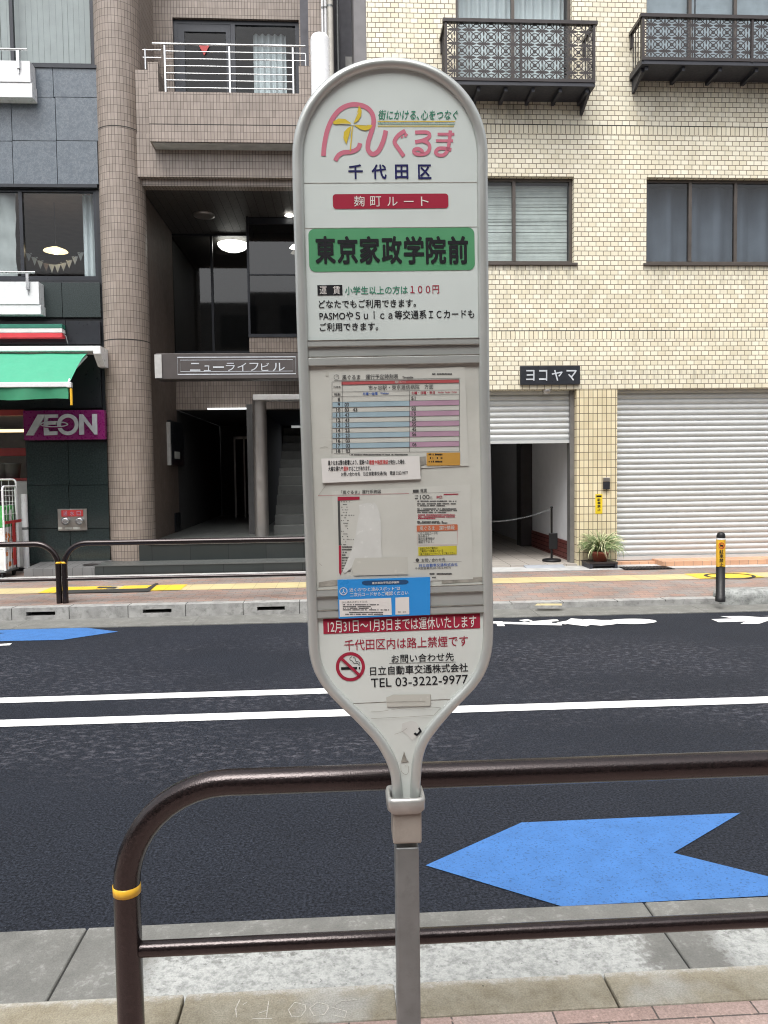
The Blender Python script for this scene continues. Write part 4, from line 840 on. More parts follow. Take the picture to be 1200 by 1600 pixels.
# shutters
def slats(mb, x0, x1, z0, z1, Y, pitch=.0885, amp=.021, n=6):
    prof = []; k = int(round((z1 - z0) / pitch)); p = (z1 - z0) / k
    for i in range(k):
        for j in range(n): t = j / n; prof.append((z1 - (i + t) * p, Y - amp * math.sin(math.pi * min(1, t * 1.12)) ** .7))
        prof.append((z1 - (i + .985) * p, Y + .006))
    V = [(x0, y, z) for z, y in prof] + [(x1, y, z) for z, y in prof]; m = len(prof)
    mb.add(V, [(i + 1, m + i + 1, m + i, i) for i in range(m - 1)])
mb = MB(); zs = F(1080, 867, YR + .16).z; slats(mb, px1 - .02, sx1 + .02, zs, zlin + .02, YR + .16); mb.box(px1, sx1, YR + .12, YR + .2, zs - .06, zs); mb.build('roller_shutter', M['shutter'], yb, 'wide grey white roller shutter, fully closed')
mb = MB(); zs2 = F(830, 688, YR + .2).z; slats(mb, gx0, gx1 - .05, zs2, zlin + .02, YR + .2); mb.box(gx0, gx1 - .05, YR + .165, YR + .23, zs2 - .05, zs2); mb.build('roller_shutter', M['shutter'], yb, 'small roller shutter pulled down a third of the way over the garage')
for a in (gx1 - .07, gx0 + .001): MB().box(a, a + .069, YR + .12, YR + .29, gz, zlin - .003).build('shutter_guide', M['jamb'], yb)
# orange step below the wide shutter
Ys = 11.78; zst = F(1120, 876, Ys).z; xst = F(1036, 880, Ys).x
mb = MB(); mb.box(xst, sx1, Ys, YR + .25, .05, zst); mb.box(px1, xst, YR - .02, YR + .25, .05, zst - .03); mb.build('entrance_step', M['orange_tile'], yb)
q0, q1 = G(978, 889, FS + .02), G(1040, 884, FS + .02); mb = MB()
for k in range(14):
    x = q0.x + (q1.x - q0.x) * k / 14; mb.box(x, x + (q1.x - q0.x) / 20, q0.y, q0.y + .28, FS + .005, FS + .022)
mb.box(q0.x - .02, q1.x + .02, q0.y - .02, q0.y + .30, FS + .004, FS + .012); tag(mb.build('drain_grate', M['plastic_black']), 'dark slatted drain grate on the pavement below the wide shutter', 'drain grate')
# windows
wn, yf = window_unit(yb, wA, YR, M['wframe'], [.5], M['glass'], label='two pane window with white slatted blinds')
mb = MB(); rnd = random.Random(3); z = wA[3] - .07
while z > wA[2] + .08:
    t = rnd.uniform(-.004, .004); mb.box(wA[0] + .05, wA[1] - .05, yf + .12 + t, yf + .135 + t, z - .020, z - (.001 if rnd.random() < .85 else .007)); z -= .022
mb.build('blind', M['blind'], wn)
wn, yf = window_unit(yb, wB, YR, M['wframe'], [.25, .5, .75], M['glass_grey'], label='four pane window with dim grey curtains')
curtain_mb(wB[0] + .04, wB[1] - .04, wB[2] + .05, wB[3] - .05, yf + .2, .05, .40, 220, 5).build('curtain', M['curtain_grey'], wn)
wn, yf = window_unit(yb, wC, YR, M['wframe'], [.5], M['glass'], label='tall window with white curtains behind the square balcony', sill=False)
curtain_mb(wC[0] + .04, wC[1] - .04, wC[2] + .05, wC[3] - .05, yf + .2, .03, .14, 160, 8).build('curtain', M['curtain_white'], wn)
wn, yf = window_unit(yb, wD, YR, M['wframe'], [.25, .5, .75], M['glass_grey'], label='wide window with pale blinds behind the long balcony', sill=False)
mb = MB()
for k in range(60):
    z = wD[2] + .1 + (wD[3] - wD[2] - .2) * k / 60; mb.box(wD[0] + .9, wD[1] - .05, yf + .14, yf + .155, z, z + .026)
mb.box(wD[0] + .05, wD[0] + .88, yf + .15, yf + .16, wD[2] + .1, wD[3] - .1); mb.build('blind', M['blind'], wn)
# lattice balconies
def balcony(px0, px1, py_top, py_bot, prot, post_px, label):
    Yb = YR - prot; x0, x1 = F(px0, (py_top + py_bot) / 2, Yb).x, F(px1, (py_top + py_bot) / 2, Yb).x; xm = (px0 + px1) / 2
    zt, zb = F(xm, py_top, Yb).z, F(xm, py_bot, Yb).z; t = .035
    mb = MB(); mb.box(x0, x1, Yb, YR - .002, zb - .05, zb + .005)
    for k in range(6):
        x = x0 + .1 + (x1 - x0 - .2) * k / 5; mb.box(x - .025, x + .025, Yb + .06, YR - .003, zb - .11, zb - .05)
    for x in (x0 + .06, x1 - .06): mb.prism([(x - .02, YR - .004, zb - .05), (x - .02, YR - .004, zb - .25), (x - .02, YR - .05, zb - .25), (x - .02, Yb + .12, zb - .11), (x - .02, Yb + .12, zb - .05)], (.04, 0, 0))
    b = mb.build('balcony', M['iron_dark'], yb, label)
    mb = MB(); mb.box(x0 - .03, x1 + .03, Yb - .03, Yb + .035, zt - .05, zt); mb.box(x0 + .001, x1 - .001, Yb - .012, Yb + .024, zb + .006, zb + .05)
    for x in [x0, x1 - t] + [F(p, 80, Yb).x - t / 2 for p in post_px]: mb.box(x, x + t, Yb - .015, Yb + .028, zb + .0, zt - .05)
    for x in (x0, x1 - t):
        mb.box(x - .012, x + t + .012, Yb + .036, YR - .003, zt - .052, zt - .002); mb.box(x + .002, x + t - .002, Yb + .03, YR - .003, zb + .007, zb + .045)
        mb.box(x, x + t, YR - .05, YR - .004, zt - .25, zt - .053)
        for k in range(4): y = Yb + .08 + (prot - .1) * k / 4; mb.box(x + .01, x + .022, y, y + .012, zb + .046, zt - .053)
    mb.build('balcony_rail', M['iron'], b)
    mb = MB(); p = .212; nx, nz_ = max(1, round((x1 - x0 - 2 * t) / p)), max(1, round((zt - zb - .1) / p)); pw_, pz = (x1 - x0 - 2 * t) / nx, (zt - zb - .1) / nz_
    xs0, zs0 = x0 + t, zb + .05; nrm = (0, -1, 0)
    for i in range(nx):
        for j in range(nz_):
            cx, cz = xs0 + (i + .5) * pw_, zs0 + (j + .5) * pz; h, v = pw_ / 2, pz / 2; yy = Yb + .004
            for sx in (-1, 1):
                mb.ribbon([(cx - sx * h * .98, yy, cz - v * .98), (cx + sx * h * .98, yy, cz + v * .98)], .017, nrm); yy += .0015
                mb.ribbon([(cx + sx * h * f, yy, cz) for f in (.12, .3, .5, .7, .95)], [.006, .034, .044, .032, .006], nrm)
                mb.ribbon([(cx, yy, cz + sx * v * f) for f in (.12, .3, .5, .7, .95)], [.006, .022, .028, .021, .006], nrm)
                for sz in (-1, 1):
                    P = [(cx + sx * h * (1 - .62 * math.cos(a)), yy + .001, cz + sz * v * (1 - .62 * math.sin(a))) for a in [k * math.pi / 12 for k in range(7)]]; mb.ribbon(P, .0145, nrm)
            mb.ribbon([(cx + h + .020 * math.cos(a), yy + .003, cz + v + .020 * math.sin(a)) for a in [k * math.pi / 4 for k in range(8)]], .017, nrm, closed=True)
            mb.ribbon([(cx + .016 * math.cos(a), yy + .003, cz + .016 * math.sin(a)) for a in [k * math.pi / 4 for k in range(8)]], .010, nrm, closed=True)
    mb.build('balcony_lattice', M['iron'], b)
balcony(695, 930, 31.5, 128, .5, [814], 'squarish balcony with flower lattice under the white curtained window')
balcony(1003, 1310, 25, 97, .5, [1175], 'long low balcony with flower lattice at the top right')
# fittings on the facade
np_ = thing('name_plate', (F(860, 586, YR).x, YR, F(860, 600, YR).z), 'dark grey plate with silver katakana on the cream brick above the garage', 'building sign')
a, b, c, d = rectF(813, 571.5, 906.5, 601, YR - .05)
MB().box(a, b, YR - .05, YR - .001, c, d, .006, 2).build('plate', M['dframe'], np_)
MF = Matrix(((1, 0, 0, 0), (0, 0, -1, 0), (0, 1, 0, 0), (0, 0, 0, 1)))
def fmat(Y): return Matrix.Translation((0, Y, 0)) @ MF
mb = MB(fmat(YR - .056))
for ch, p0, p1 in (('ヨ', 822, 835), ('コ', 842, 855), ('ヤ', 862, 879), ('マ', 885, 901)):
    a, b, c, d = rectF(p0, 578, p1, 595, YR - .05); put_text(mb, ch, a, b, c, d, 0, .012)
mb.build('lettering', M['letter'], np_)
c = F(855.5, 613, YR + .02); mb = MB(); mb.lathe((c.x, YR + .06, zlin - .001), [(.07, 0), (.075, -.02), (.06, -.05), (.03, -.07), (0, -.075)], 20); mb.build('dome_camera', M['steel'], yb)
a, b, c, d = rectF(941.5, 746, 951.5, 764.5, YR); mb = MB(); mb.box(a, b, YR - .05, YR - .005, c, (c + d) / 2 + .03, .005, 2); kb = mb.build('key_box', M['dframe'], yb); mb = MB(); mb.box(a, b, YR - .055, YR - .005, (c + d) / 2 + .032, d, .006, 2); mb.build('key_box_lid', M['steel'], kb)
a, b, c, d = rectF(930, 772, 941, 802.5, YR); mb = MB(); mb.box(a, b, YR - .010, YR - .005, c, d); nb = mb.build('notice_board', M['yellow_board'], yb, 'yellow notice with black characters on the cream tiled pier')
mb = MB(fmat(YR - .0115))
for k, ch in enumerate('駐車禁止'): put_text(mb, ch, a + .03, b - .03, d - .115 - k * .052, d - .068 - k * .052, 0, .03)
mb.quad((a + .015, d - .05, 0), (b - .015, d - .05, 0), (b - .015, d - .02, 0), (a + .015, d - .02, 0)); mb.build('notice_lettering', M['ink_black'], nb)

# small things in front of the cream building
ps = thing('plant_stand', G(945, 890, FS), 'low dark wooden stand under the potted spider plant', 'plant stand')
Yst = 11.66; x0, x1 = F(921, 885, Yst).x, F(966, 885, Yst).x; zt = F(944, 879, Yst).z
mb = MB()
for k in range(5): mb.box(x0, x1, Yst + k * .085, Yst + .078 + k * .085, zt - .022, zt, .003, 1)
mb.build('top_board', M['iron'], ps)
mb = MB(); mb.box(x0 + .01, x0 + .05, Yst, Yst + .41, FS, zt - .023); mb.box(x1 - .05, x1 - .01, Yst, Yst + .41, FS, zt - .023); mb.box(x0 + .05, x1 - .05, Yst + .03, Yst + .05, zt - .06, zt - .023); mb.build('leg', M['iron_dark'], ps)
xp_ = F(938, 870, 11.85).x; yp = 11.86; rt_ = .135; hz = F(938, 862, 11.75).z - zt
pp = thing('potted_plant', (xp_, yp, zt), 'spider plant with pale striped leaves in a terracotta pot beside the cream tiled pier', 'potted plant')
MB().lathe((xp_, yp, zt), [(0, 0), (rt_ * .72, 0), (rt_ * .95, hz * .78), (rt_ * 1.07, hz * .79), (rt_ * 1.1, hz), (rt_ * 1.0, hz), (rt_ * .95, hz - .03), (0, hz - .03)], 28).build('pot', M['terracotta'], pp)
mb = MB(); rnd = random.Random(11)
for i in range(420):
    a = rnd.uniform(0, 2 * math.pi); ln = rnd.uniform(.26, .50); el = rnd.uniform(.55, 1.5); wd = rnd.uniform(.011, .021); b0 = Vector((xp_ + .07 * math.cos(a) * rnd.random(), yp + .07 * math.sin(a) * rnd.random(), zt + hz - .02)); P = []
    dr = rnd.uniform(1.0, 2.6); h_, z_ = 0, 0
    for k in range(8):
        e_ = el - dr * (k / 7) ** 1.4; P.append(b0 + Vector((math.cos(a) * h_, math.sin(a) * h_, z_))); h_ += math.cos(e_) * ln / 7; z_ += math.sin(e_) * ln / 7
    P = [Vector((min(max(p.x, xp_ - .33), xp_ + .34), min(p.y, YR - .02), max(p.z, zt + .02))) for p in P]
    mb.cur = 0 if rnd.random() < .62 else 1
    mb.ribbon(P, [wd * f for f in (.5, .8, 1, 1, .9, .7, .45, .08)], (math.sin(a) * .3, -math.cos(a) * .3 - .5, .6))
mb.build('foliage', [M['leaf'], M['leaf_pale']], pp)
sc_ = G(862, 877, gz); sc_.y = max(sc_.y, YR + .13)
st_ = thing('stanchion', sc_, 'black stanchion post on a round base in the garage entrance', 'stanchion')
MB().lathe(sc_, [(0, 0), (.155, 0), (.155, .025), (.14, .038), (.03, .05), (0, .05)], 28).build('base', M['plastic_black'], st_)
hp = F(862, 791, sc_.y).z - sc_.z; MB().lathe(sc_, [(.017, .04), (.017, hp - .03), (.024, hp - .028), (.024, hp - .008), (.012, hp), (0, hp)], 14).build('pole', M['plastic_black'], st_)
a, b, c, d = rectF(857.5, 833, 871, 858, sc_.y - .03); MB().box(a, b, sc_.y - .045, sc_.y - .019, c, d, .008, 2).build('sign_panel', M['plastic_black'], st_)
mb = MB(); p0 = sc_ + Vector((0, 0, hp - .04)); p1 = Vector((gx0 + .02, sc_.y + .1, sc_.z + hp - .10)); P = []
for k in range(61): t = k / 60; P.append(p0.lerp(p1, t) + Vector((0, 0, -.17 * 4 * t * (1 - t))))
for i in range(0, 60):
    q = P[i]; n = (P[i + 1] - q).normalized(); s_ = Vector((0, 0, 1)) if i % 2 else Vector((0, 1, 0)); l = (P[i + 1] - q).length * .72
    mb.tube([q + n * l * math.cos(t) + s_ * .009 * math.sin(t) for t in [j * math.pi / 4 for j in range(8)]], .0019, 5, closed=True)
tag(mb.build('chain', M['galv']), 'thin sagging chain hung from the stanchion across the garage entrance', 'chain')
mb = MB(); A0, A1, A2, A3 = G(823, 889, FS + .004), G(884, 887.5, FS + .004), G(881, 880, FS + .004), G(820, 882, FS + .004); y0, y1 = (A0.y + A1.y) / 2, YR - .04
mb.prism([(A0.x, y0, FS + .004), (A0.x, y1, FS + .004), (A0.x, y1, gz), (A0.x, y0 + .02, FS + .015)], (A1.x - A0.x, 0, 0)); tag(mb.build('kerb_ramp', M['rubber_grey']), 'pale grey kerb ramp wedge in front of the garage floor', 'ramp')

# ---------------------------------------------------------------- gap between the buildings
gb = thing('rear_building', (.1, 13.6, FS), 'narrow strip of grey rear wall seen in the gap between the two tiled buildings', 'building')
mb = MB(); mb.box(F(470, 90, 13.6).x, F(620, 90, 13.6).x, 13.6, 13.8, 0, 11.5); mb.build('wall', M['gap'], gb)
mb = MB(); a, b, c, d = rectF(540, 88, 553, 130, 13.55); mb.box(a, b, 13.56, 13.599, c - 1, d); mb.build('meter_box', M['concrete'], gb)
mb = MB(); x = F(570, 90, YR).x; mb.box(x - .16, xl0 - .002, YR + .02, 13.58, 0, 11.5); mb.build('side_wall', M['gap2'], yb)
def pipe(px, r, Y, pyt, mat, label, pyb=None):
    x = F(px, 100, Y).x; zt, zb = F(px, pyt, Y).z, (FS if pyb is None else F(px, pyb, Y).z); P = thing('drainpipe', (x, Y, zb), label, 'pipe', 'pipes in the gap between the buildings')
    MB().tube([(x, Y, zb), (x, Y, zt)], r, 12).build('pipe', M[mat], P)
    mb = MB(); z = zt - .3
    while z > zb + .2: mb.lathe((x, Y, z), [(r + .004, -.015), (r + .004, .015)], 12); mb.box(x - .01, x + .01, Y, Y + .15, z - .01, z + .01); z -= 1.3
    mb.build('bracket', M['galv'], P)
pipe(505, .018, 12.72, -150, 'white_metal', 'thinnest white pipe, left of the cream pipe in the gap between the buildings')
pipe(509.5, .024, 12.76, -150, 'white_metal', 'white pipe touching the cream pipe in the gap between the buildings')
pipe(516.5, .055, 12.85, -150, 'cream_pipe', 'thick cream pipe at the right corner of the brown tiled building')
pipe(528.5, .022, 13.3, -150, 'galv', 'dark grey conduit at the back of the gap between the buildings')
pipe(556, .04, 13.0, 16, 'white_metal', 'short white pipe end hanging at the top of the gap', -150)
c = F(559, 68, 12.6); mb = MB(); mb.lathe(c, [(.0, .06), (.05, .045), (.062, 0), (.05, -.05), (0, -.07)], 16); mb.box(c.x - .015, x, c.y - .01, c.y + .01, c.z - .01, c.z + .01); tag(mb.build('wall_lamp', M['iron']), 'small round dark wall lamp on the grey side wall in the gap', 'wall lamp')

# ---------------------------------------------------------------- brown tiled building
YW = 12.9; CR = .37; CCY = 13.12
bb = thing('tiled_building', (-1.5, YW, FS), 'brown tiled building with a round column, steel railed balcony and dark stepped entrance', 'building')
ccx = (F(164, 600, CCY).x + F(236.5, 600, CCY).x) / 2
zpl = F(205, 878, CCY - CR).z
mb = MB(); mb.lathe((ccx, CCY, 0), [(CR, zpl - .1), (CR, 11.5)], 48); mb.build('column', M['btile'], bb)
mb = MB()
for py in (196, 530): z = F(185, py, CCY - CR).z; mb.lathe((ccx, CCY, z), [(CR + .0025, -.006), (CR + .0025, .006)], 48)
mb.build('column_joint', M['joint'], bb)
xe0 = ccx + CR - .06; xe1 = F(503, 100, YW).x; Yb_ = 12.62; Yk = 15.5
zbeam0, zbeam1 = F(350, 277, YW).z, F(350, 235, YW).z
zcl = F(350, 291, YW + .1).z
mb = MB()
mb.box(xe0, xe1, YW, YW + .25, zbeam0, zbeam1 + .25)                            # beam over the entrance
mb.box(xe0 + .02, xe1, YW + .1, YW + .3, zcl, zbeam0 - .001)                     # lip
xpr = F(482, 60, YW).x; mb.box(xpr, xe1 + .001, YW - .002, YW + .5, 0, 11.5)       # pier by the gap
# balcony parapet
xb0, xb1 = F(233, 180, Yb_).x, F(486, 180, Yb_).x; zp0, zp1 = F(350, 222, Yb_).z, F(350, 144.5, Yb_).z
mb.box(xb0, xb1, Yb_, Yb_ + .12, zp0, zp1); ze = F(240, 97, Yb_).z
mb.box(xb0 - .001, F(247, 120, Yb_).x, Yb_ - .002, Yb_ + .12, zp1 - .01, ze); mb.box(F(467, 120, Yb_).x, xb1 + .001, Yb_ - .002, Yb_ + .12, zp1 - .01, F(475, 103, Yb_).z)
mb.box(xb0, xb0 + .12, Yb_ + .121, 14.1, zp0, ze - .02); mb.box(xb1 - .12, xb1, Yb_ + .121, 14.1, zp0, zp1)
xs0 = F(213, 150, YW + .05).x; mb.box(xs0, xb0 + .02, YW + .02, YW + .2, zbeam0 + .002, F(222, 108, YW).z)
zj = F(350, 195, Yb_).z
mb.build('wall', M['btile'], bb)
mb = MB(); mb.box(xb0 - .002, xb1, Yb_ - .0015, Yb_, zj - .006, zj + .006); mb.build('wall_joint', M['joint'], bb)
mb = MB(); mb.box(xb0 + .03, xb1, Yb_ + .03, 14.1, zp0 - .012, zp0 - .002); mb.build('balcony_floor', M['concrete'], bb)
# wall behind the balcony, door and window
YV = 14.1; wv_ = rectF(271, 29, 468, 160, YV)
mb = MB(); mb.wall(xe0 - .3, xe1, zbeam1, 11.5, YV, .2, [wv_]); mb.box(xe0 - .3, xe0 + .05, YW + .26, YV, zbeam1, 11.5); mb.build('wall', M['btile'], bb, 'wall at the back of the balcony')
wn, yf = window_unit(bb, wv_, YV, M['dframe'], [.47], M['glass'], rec=.06, ft=.07, sill=False, label='dark framed balcony door and window')
curtain_mb(wv_[0] + (wv_[1] - wv_[0]) * .62, wv_[1] - .25, wv_[2] + .05, wv_[3] - .12, yf + .2, .03, .12, 80, 3).build('curtain', M['curtain_white'], wn)
mb = MB(); fw_ = wv_[1] - wv_[0]; a0, a1 = wv_[0] + .07, wv_[0] + fw_ * .45
for q in ((a0, a1, wv_[3] - .2, wv_[3] - .07), (a0, a0 + .12, wv_[2], wv_[3] - .2), (a1 - .08, a1, wv_[2], wv_[3] - .2)): mb.box(q[0], q[1], yf + .005, yf + .07, q[2], q[3])
mb.build('door_frame', M['dframe'], wn)
a, b = F(310, 70, yf), F(328, 70, yf); mb = MB(); mb.poly([(a.x, yf - .003, a.z), (F(319, 87, yf).x, yf - .003, F(319, 87, yf).z), (b.x, yf - .003, b.z)]); mb.build('red_triangle', M['redsign'], wn, 'red triangle sticker on the balcony door')
# railing
rl = MB(); hr = [67, 78.5, 90, 101, 112.5, 123.5, 135]
for k, py in enumerate(hr):
    z = F(350, py + 3.0, Yb_ + .06).z; r = .015 if k == 0 else .0075
    rl.tube([(F(237 if k == 0 else 255, 90, Yb_).x, Yb_ + .06, z)] + ([] if k == 0 else []) + [(F(477 if k < 3 else 458, 90, Yb_).x, Yb_ + .06, z)], r, 10)
for px in (256.5, 358, 457.5): x = F(px, 100, Yb_).x; rl.box(x - .016, x + .016, Yb_ + .048, Yb_ + .072, zp1 - .02, F(350, 69, Yb_).z, .004, 1)
for py in (78, 90): z = F(228, py, YW + .1).z; rl.tube([(F(221, 90, YW).x, YW + .1, z), (F(250, 90, YW).x, YW + .1, z)], .011, 8)
x = F(227, 90, YW + .1).x; rl.tube([(x, YW + .1, F(227, 109, YW + .1).z), (x, YW + .1, F(227, 77, YW + .1).z)], .018, 10)
x = F(477.5, 90, Yb_).x; rl.tube([(x, Yb_ + .06, F(477, 104, Yb_).z), (x, Yb_ + .06, F(477, 81, Yb_).z)], .012, 8)
rl.build('railing', M['alu_bright'], bb)
# entrance recess
zf = F(350, 848, 12.75).z; xr_ = xe1
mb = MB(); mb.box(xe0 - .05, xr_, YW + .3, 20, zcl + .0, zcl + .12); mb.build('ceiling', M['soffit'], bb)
mb = MB(); k = xe0
while k < xr_: mb.box(k, k + .006, YW + .31, Yk, zcl - .002, zcl); k += .15
mb.build('ceiling_joint', M['joint'], bb)
xw = WX(284, 760, 1).x if False else xe0 - .02
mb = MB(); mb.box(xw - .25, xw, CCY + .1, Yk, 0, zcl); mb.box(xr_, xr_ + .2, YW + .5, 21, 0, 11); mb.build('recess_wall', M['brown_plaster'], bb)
# upper window band at the back of the recess
zu0, zu1 = F(340, 552, Yk).z, zcl; xh1 = F(398, 740, Yk).x
zh = F(340, 640, Yk).z
mb = MB(); mb.box(xw, xr_, Yk, Yk + .2, zh, zu0); mb.build('lintel_wall', M['btile'], bb)
wn, yf = window_unit(bb, (xw - .06, F(392, 480, Yk).x, zu0, zu1 - .001), Yk, M['dframe'], [.52], M['glass_dark'], rec=.03, ft=.04, depth=3, room='room_dark', sill=False, label='dark window band at the back of the entrance recess')
Yg_ = 14.5; a, b, c, d = rectF(387, 325, 500, 522, Yg_)
mb = MB(); mb.box(a, xr_ - .01, Yg_, Yk - .01, F(430, 550, Yg_).z, F(430, 527, Yg_).z); mb.build('bay_wall', M['btile'], bb)
mb = MB(); zz_ = F(430, 527, Yg_).z; mb.box(a - .01, xr_ - .01, Yg_ - .02, Yg_ + .08, zz_ + .001, zz_ + .06); mb.box(a - .01, a + .03, Yg_ - .01, Yg_ + .05, zz_ + .06, zcl); mb.box(a + .03, xr_ - .01, Yg_, Yg_ + .04, F(430, 429, Yg_).z - .01, F(430, 429, Yg_).z + .012); mb.box(a + .03, xr_ - .01, Yg_, Yg_ + .05, F(430, 350, Yg_).z, zcl - .02); by = mb.build('bay_window', M['dframe'], bb)
mb = MB(); mb.quad((a, Yg_ + .02, zz_), (xr_, Yg_ + .02, zz_), (xr_, Yg_ + .02, zcl), (a, Yg_ + .02, zcl)); mb.build('pane', M['glass_dark'], by); MB().room(a + .01, xr_ - .005, Yg_ + .06, Yk - .02, zz_ + .002, zcl - .001).build('bay_room', M['room_dark'], by)
mb = MB(); a_, b_, c_, d_ = rectF(443, 437, 456, 449, Yg_ + .4); mb.box(a_, b_, Yg_ + .42, Yg_ + .49, c_, d_, .01, 2); mb.build('wall_box', M['dframe'], by)
# fascia with the building name
Yf_ = 13.0; a, b, c, d = rectF(243, 551.5, 500, 592, Yf_)
fs = thing('name_fascia', (a, Yf_, c), 'long dark fascia with silver katakana building name over the stepped entrance', 'building sign')
MB().box(a, xr_, Yf_, Yf_ + .35, c, d, .01, 1).build('beam', M['fascia'], fs)
MB().box(a - .01, F(253, 570, Yf_).x, Yf_ - .02, Yf_ + .3, c + .02, d - .02).build('end_plate', M['concrete'], fs)
mb = MB(); ia, ib, ic, id_ = rectF(277.5, 558, 462, 584.5, Yf_)
for o, wd in ((0, .016), (.045, .008)):
    mb.ribbon([(ia + o, Yf_ - .004, ic + o), (ib - o, Yf_ - .004, ic + o), (ib - o, Yf_ - .004, id_ - o), (ia + o, Yf_ - .004, id_ - o)], wd, (0, -1, 0), closed=True)
mb.build('border', M['letter'], fs)
mb = MB(fmat(Yf_ - .006)); chars = 'ニューライフビル'; cxs = [(297, 313), (318.5, 329), (333, 350), (353, 367), (371, 385), (390, 404), (408, 421), (426, 445)]
for ch, (p0, p1) in zip(chars, cxs):
    t0, t1 = (567, 579.5) if ch not in 'ュー' else ((571, 580) if ch == 'ュ' else (572.4, 575))
    a, b, c, d = rectF(p0, t0, p1, t1, Yf_); put_text(mb, ch, a, b, c, d, 0, .004)
mb.build('lettering', M['letter'], fs)
# hallway
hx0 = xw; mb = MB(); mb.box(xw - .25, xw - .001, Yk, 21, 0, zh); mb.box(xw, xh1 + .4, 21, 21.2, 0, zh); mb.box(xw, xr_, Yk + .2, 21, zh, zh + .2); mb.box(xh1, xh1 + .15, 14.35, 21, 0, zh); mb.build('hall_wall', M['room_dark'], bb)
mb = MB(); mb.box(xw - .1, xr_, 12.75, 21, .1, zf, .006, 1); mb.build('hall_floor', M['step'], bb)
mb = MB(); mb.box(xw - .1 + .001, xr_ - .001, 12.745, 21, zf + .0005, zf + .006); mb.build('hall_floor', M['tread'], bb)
mb = MB(); Yd = 19.8
for p0, p1 in ((366, 368.5), (381, 383), (394, 396)): mb.box(F(p0, 740, Yd).x, F(p1, 740, Yd).x, Yd, Yd + .05, zf, F(380, 682, Yd).z)
mb.box(F(366, 740, Yd).x, F(396, 740, Yd).x, Yd, Yd + .05, F(380, 686, Yd).z, F(380, 682, Yd).z); mb.build('lift_door_frame', M['steel'], bb)
mb = MB(); c = F(390, 731, Yd - .03)
for dx in (-.02, .04): mb.box(c.x + dx, c.x + dx + .025, Yd - .06, Yd - .04, c.z, c.z + .025)
mb.build('indicator', M['led_red'], bb)
mb = MB(); a, b, c, d = rectF(324, 637.3, 395, 639.6, Yk - .06); mb.box(a, b, Yk - .07, Yk - .001, c, d); tag(mb.build('strip_light', M['lamp_soft']), 'slim lit strip light above the dark hallway opening', 'strip light')
# lower steps in front
zl0 = F(350, 880, 12.2).z
mb = MB(); mb.box(F(148, 880, 12.2).x, xr_, 12.2, 12.75, .05, zl0 - .012); mb.box(xw + .05, xr_, 12.752, 12.77, zl0, zf - .015); mb.build('entrance_step', M['step'], bb)
mb = MB(); mb.box(F(148, 880, 12.2).x, xr_, 12.19, 12.75, zl0 - .012, zl0); mb.box(xw + .04, xr_, 12.735, 12.77, zf - .015, zf + .004); mb.build('step_tread', M['tread'], bb)
# steel column and lintel of the staircase
c = G(409.5, 838, zf); Yc_ = c.y; zt = F(410, 622, Yc_).z; tag(MB().tube([(c.x, Yc_, zf), (c.x, Yc_, zt)], .125, 28).build('steel_column', M['steel'], bb), 'x', 'x'); o_ = bpy.data.objects['steel_column']; del o_['label'], o_['category']
mb = MB(); a, b, c_, d = rectF(395, 616, 500, 624.5, Yc_ - .15); mb.box(a, xr_ - .02, Yc_ - .15, Yc_ + .2, c_, d, .006, 1); mb.build('stair_lintel', M['white_metal'], bb)
mb = MB(); sx0 = F(424, 740, Yc_).x
for k in range(12): mb.box(sx0, xr_ - .02, Yc_ + .25 + k * .27, Yc_ + .25 + (k + 1) * .27 + .02, zf + k * .175, zf + (k + 1) * .175 + .002 * k, .006, 1)
mb.build('staircase', M['tread'], bb)
# fittings on the recess wall
def wall_box(name, p0, p1, y0, y1, th, mat, par, label=None):
    A_, B_ = WX(p0, (y0 + y1) / 2, xw), WX(p1, (y0 + y1) / 2, xw); zt, zb = WX((p0 + p1) / 2, y0, xw).z, WX((p0 + p1) / 2, y1, xw).z
    return MB().box(xw + .001, xw + th, A_.y, B_.y, zb, zt, .004, 1).build(name, M[mat], par, label)
db = thing('directory_board', WX(272, 728, xw), 'black directory board on the brown side wall of the entrance', 'notice board')
wall_box('panel', 262, 283, 660, 727, .06, 'black', db); wall_box('edge_strip', 260.5, 262, 660, 727, .065, 'concrete', db); wall_box('paper_note', 268, 276, 706, 717, .066, 'paper', db)
wall_box('wall_vent', 272.5, 281, 801, 830, .02, 'black', bb)
# lamps of the recess
cl = F(364, 381.5, Yk + .5); lm = thing('ceiling_lamp', cl, 'large lit dome lamp on the entrance recess ceiling', 'ceiling lamp', 'lamps of the entrance recess')
MB().lathe(cl, [(0, 0), (.31, .0), (.30, -.04), (.25, -.09), (.16, -.13), (0, -.145)], 32).build('shade', M['lamp_bright'], lm); MB().tube([cl + Vector((0, 0, .001)), cl + Vector((0, 0, .3))], .03, 10).build('stem', M['iron'], lm)
q = F(319, 337, 13.9); c = Vector((q.x, 14.0, zcl)); t_ = ray(319, 337); k = (zcl - .02 - CZ) / t_.z; c = Vector((0, 0, CZ)) + t_ * k
lm = thing('ceiling_lamp', c, 'unlit steel downlight on the entrance recess ceiling, nearer the street than the lit dome', 'ceiling lamp', 'lamps of the entrance recess')
MB().lathe((c.x, c.y, zcl), [(.19, 0), (.19, -.03), (.15, -.04), (.08, -.02), (0, -.015)], 28).build('reflector', M['steel'], lm)
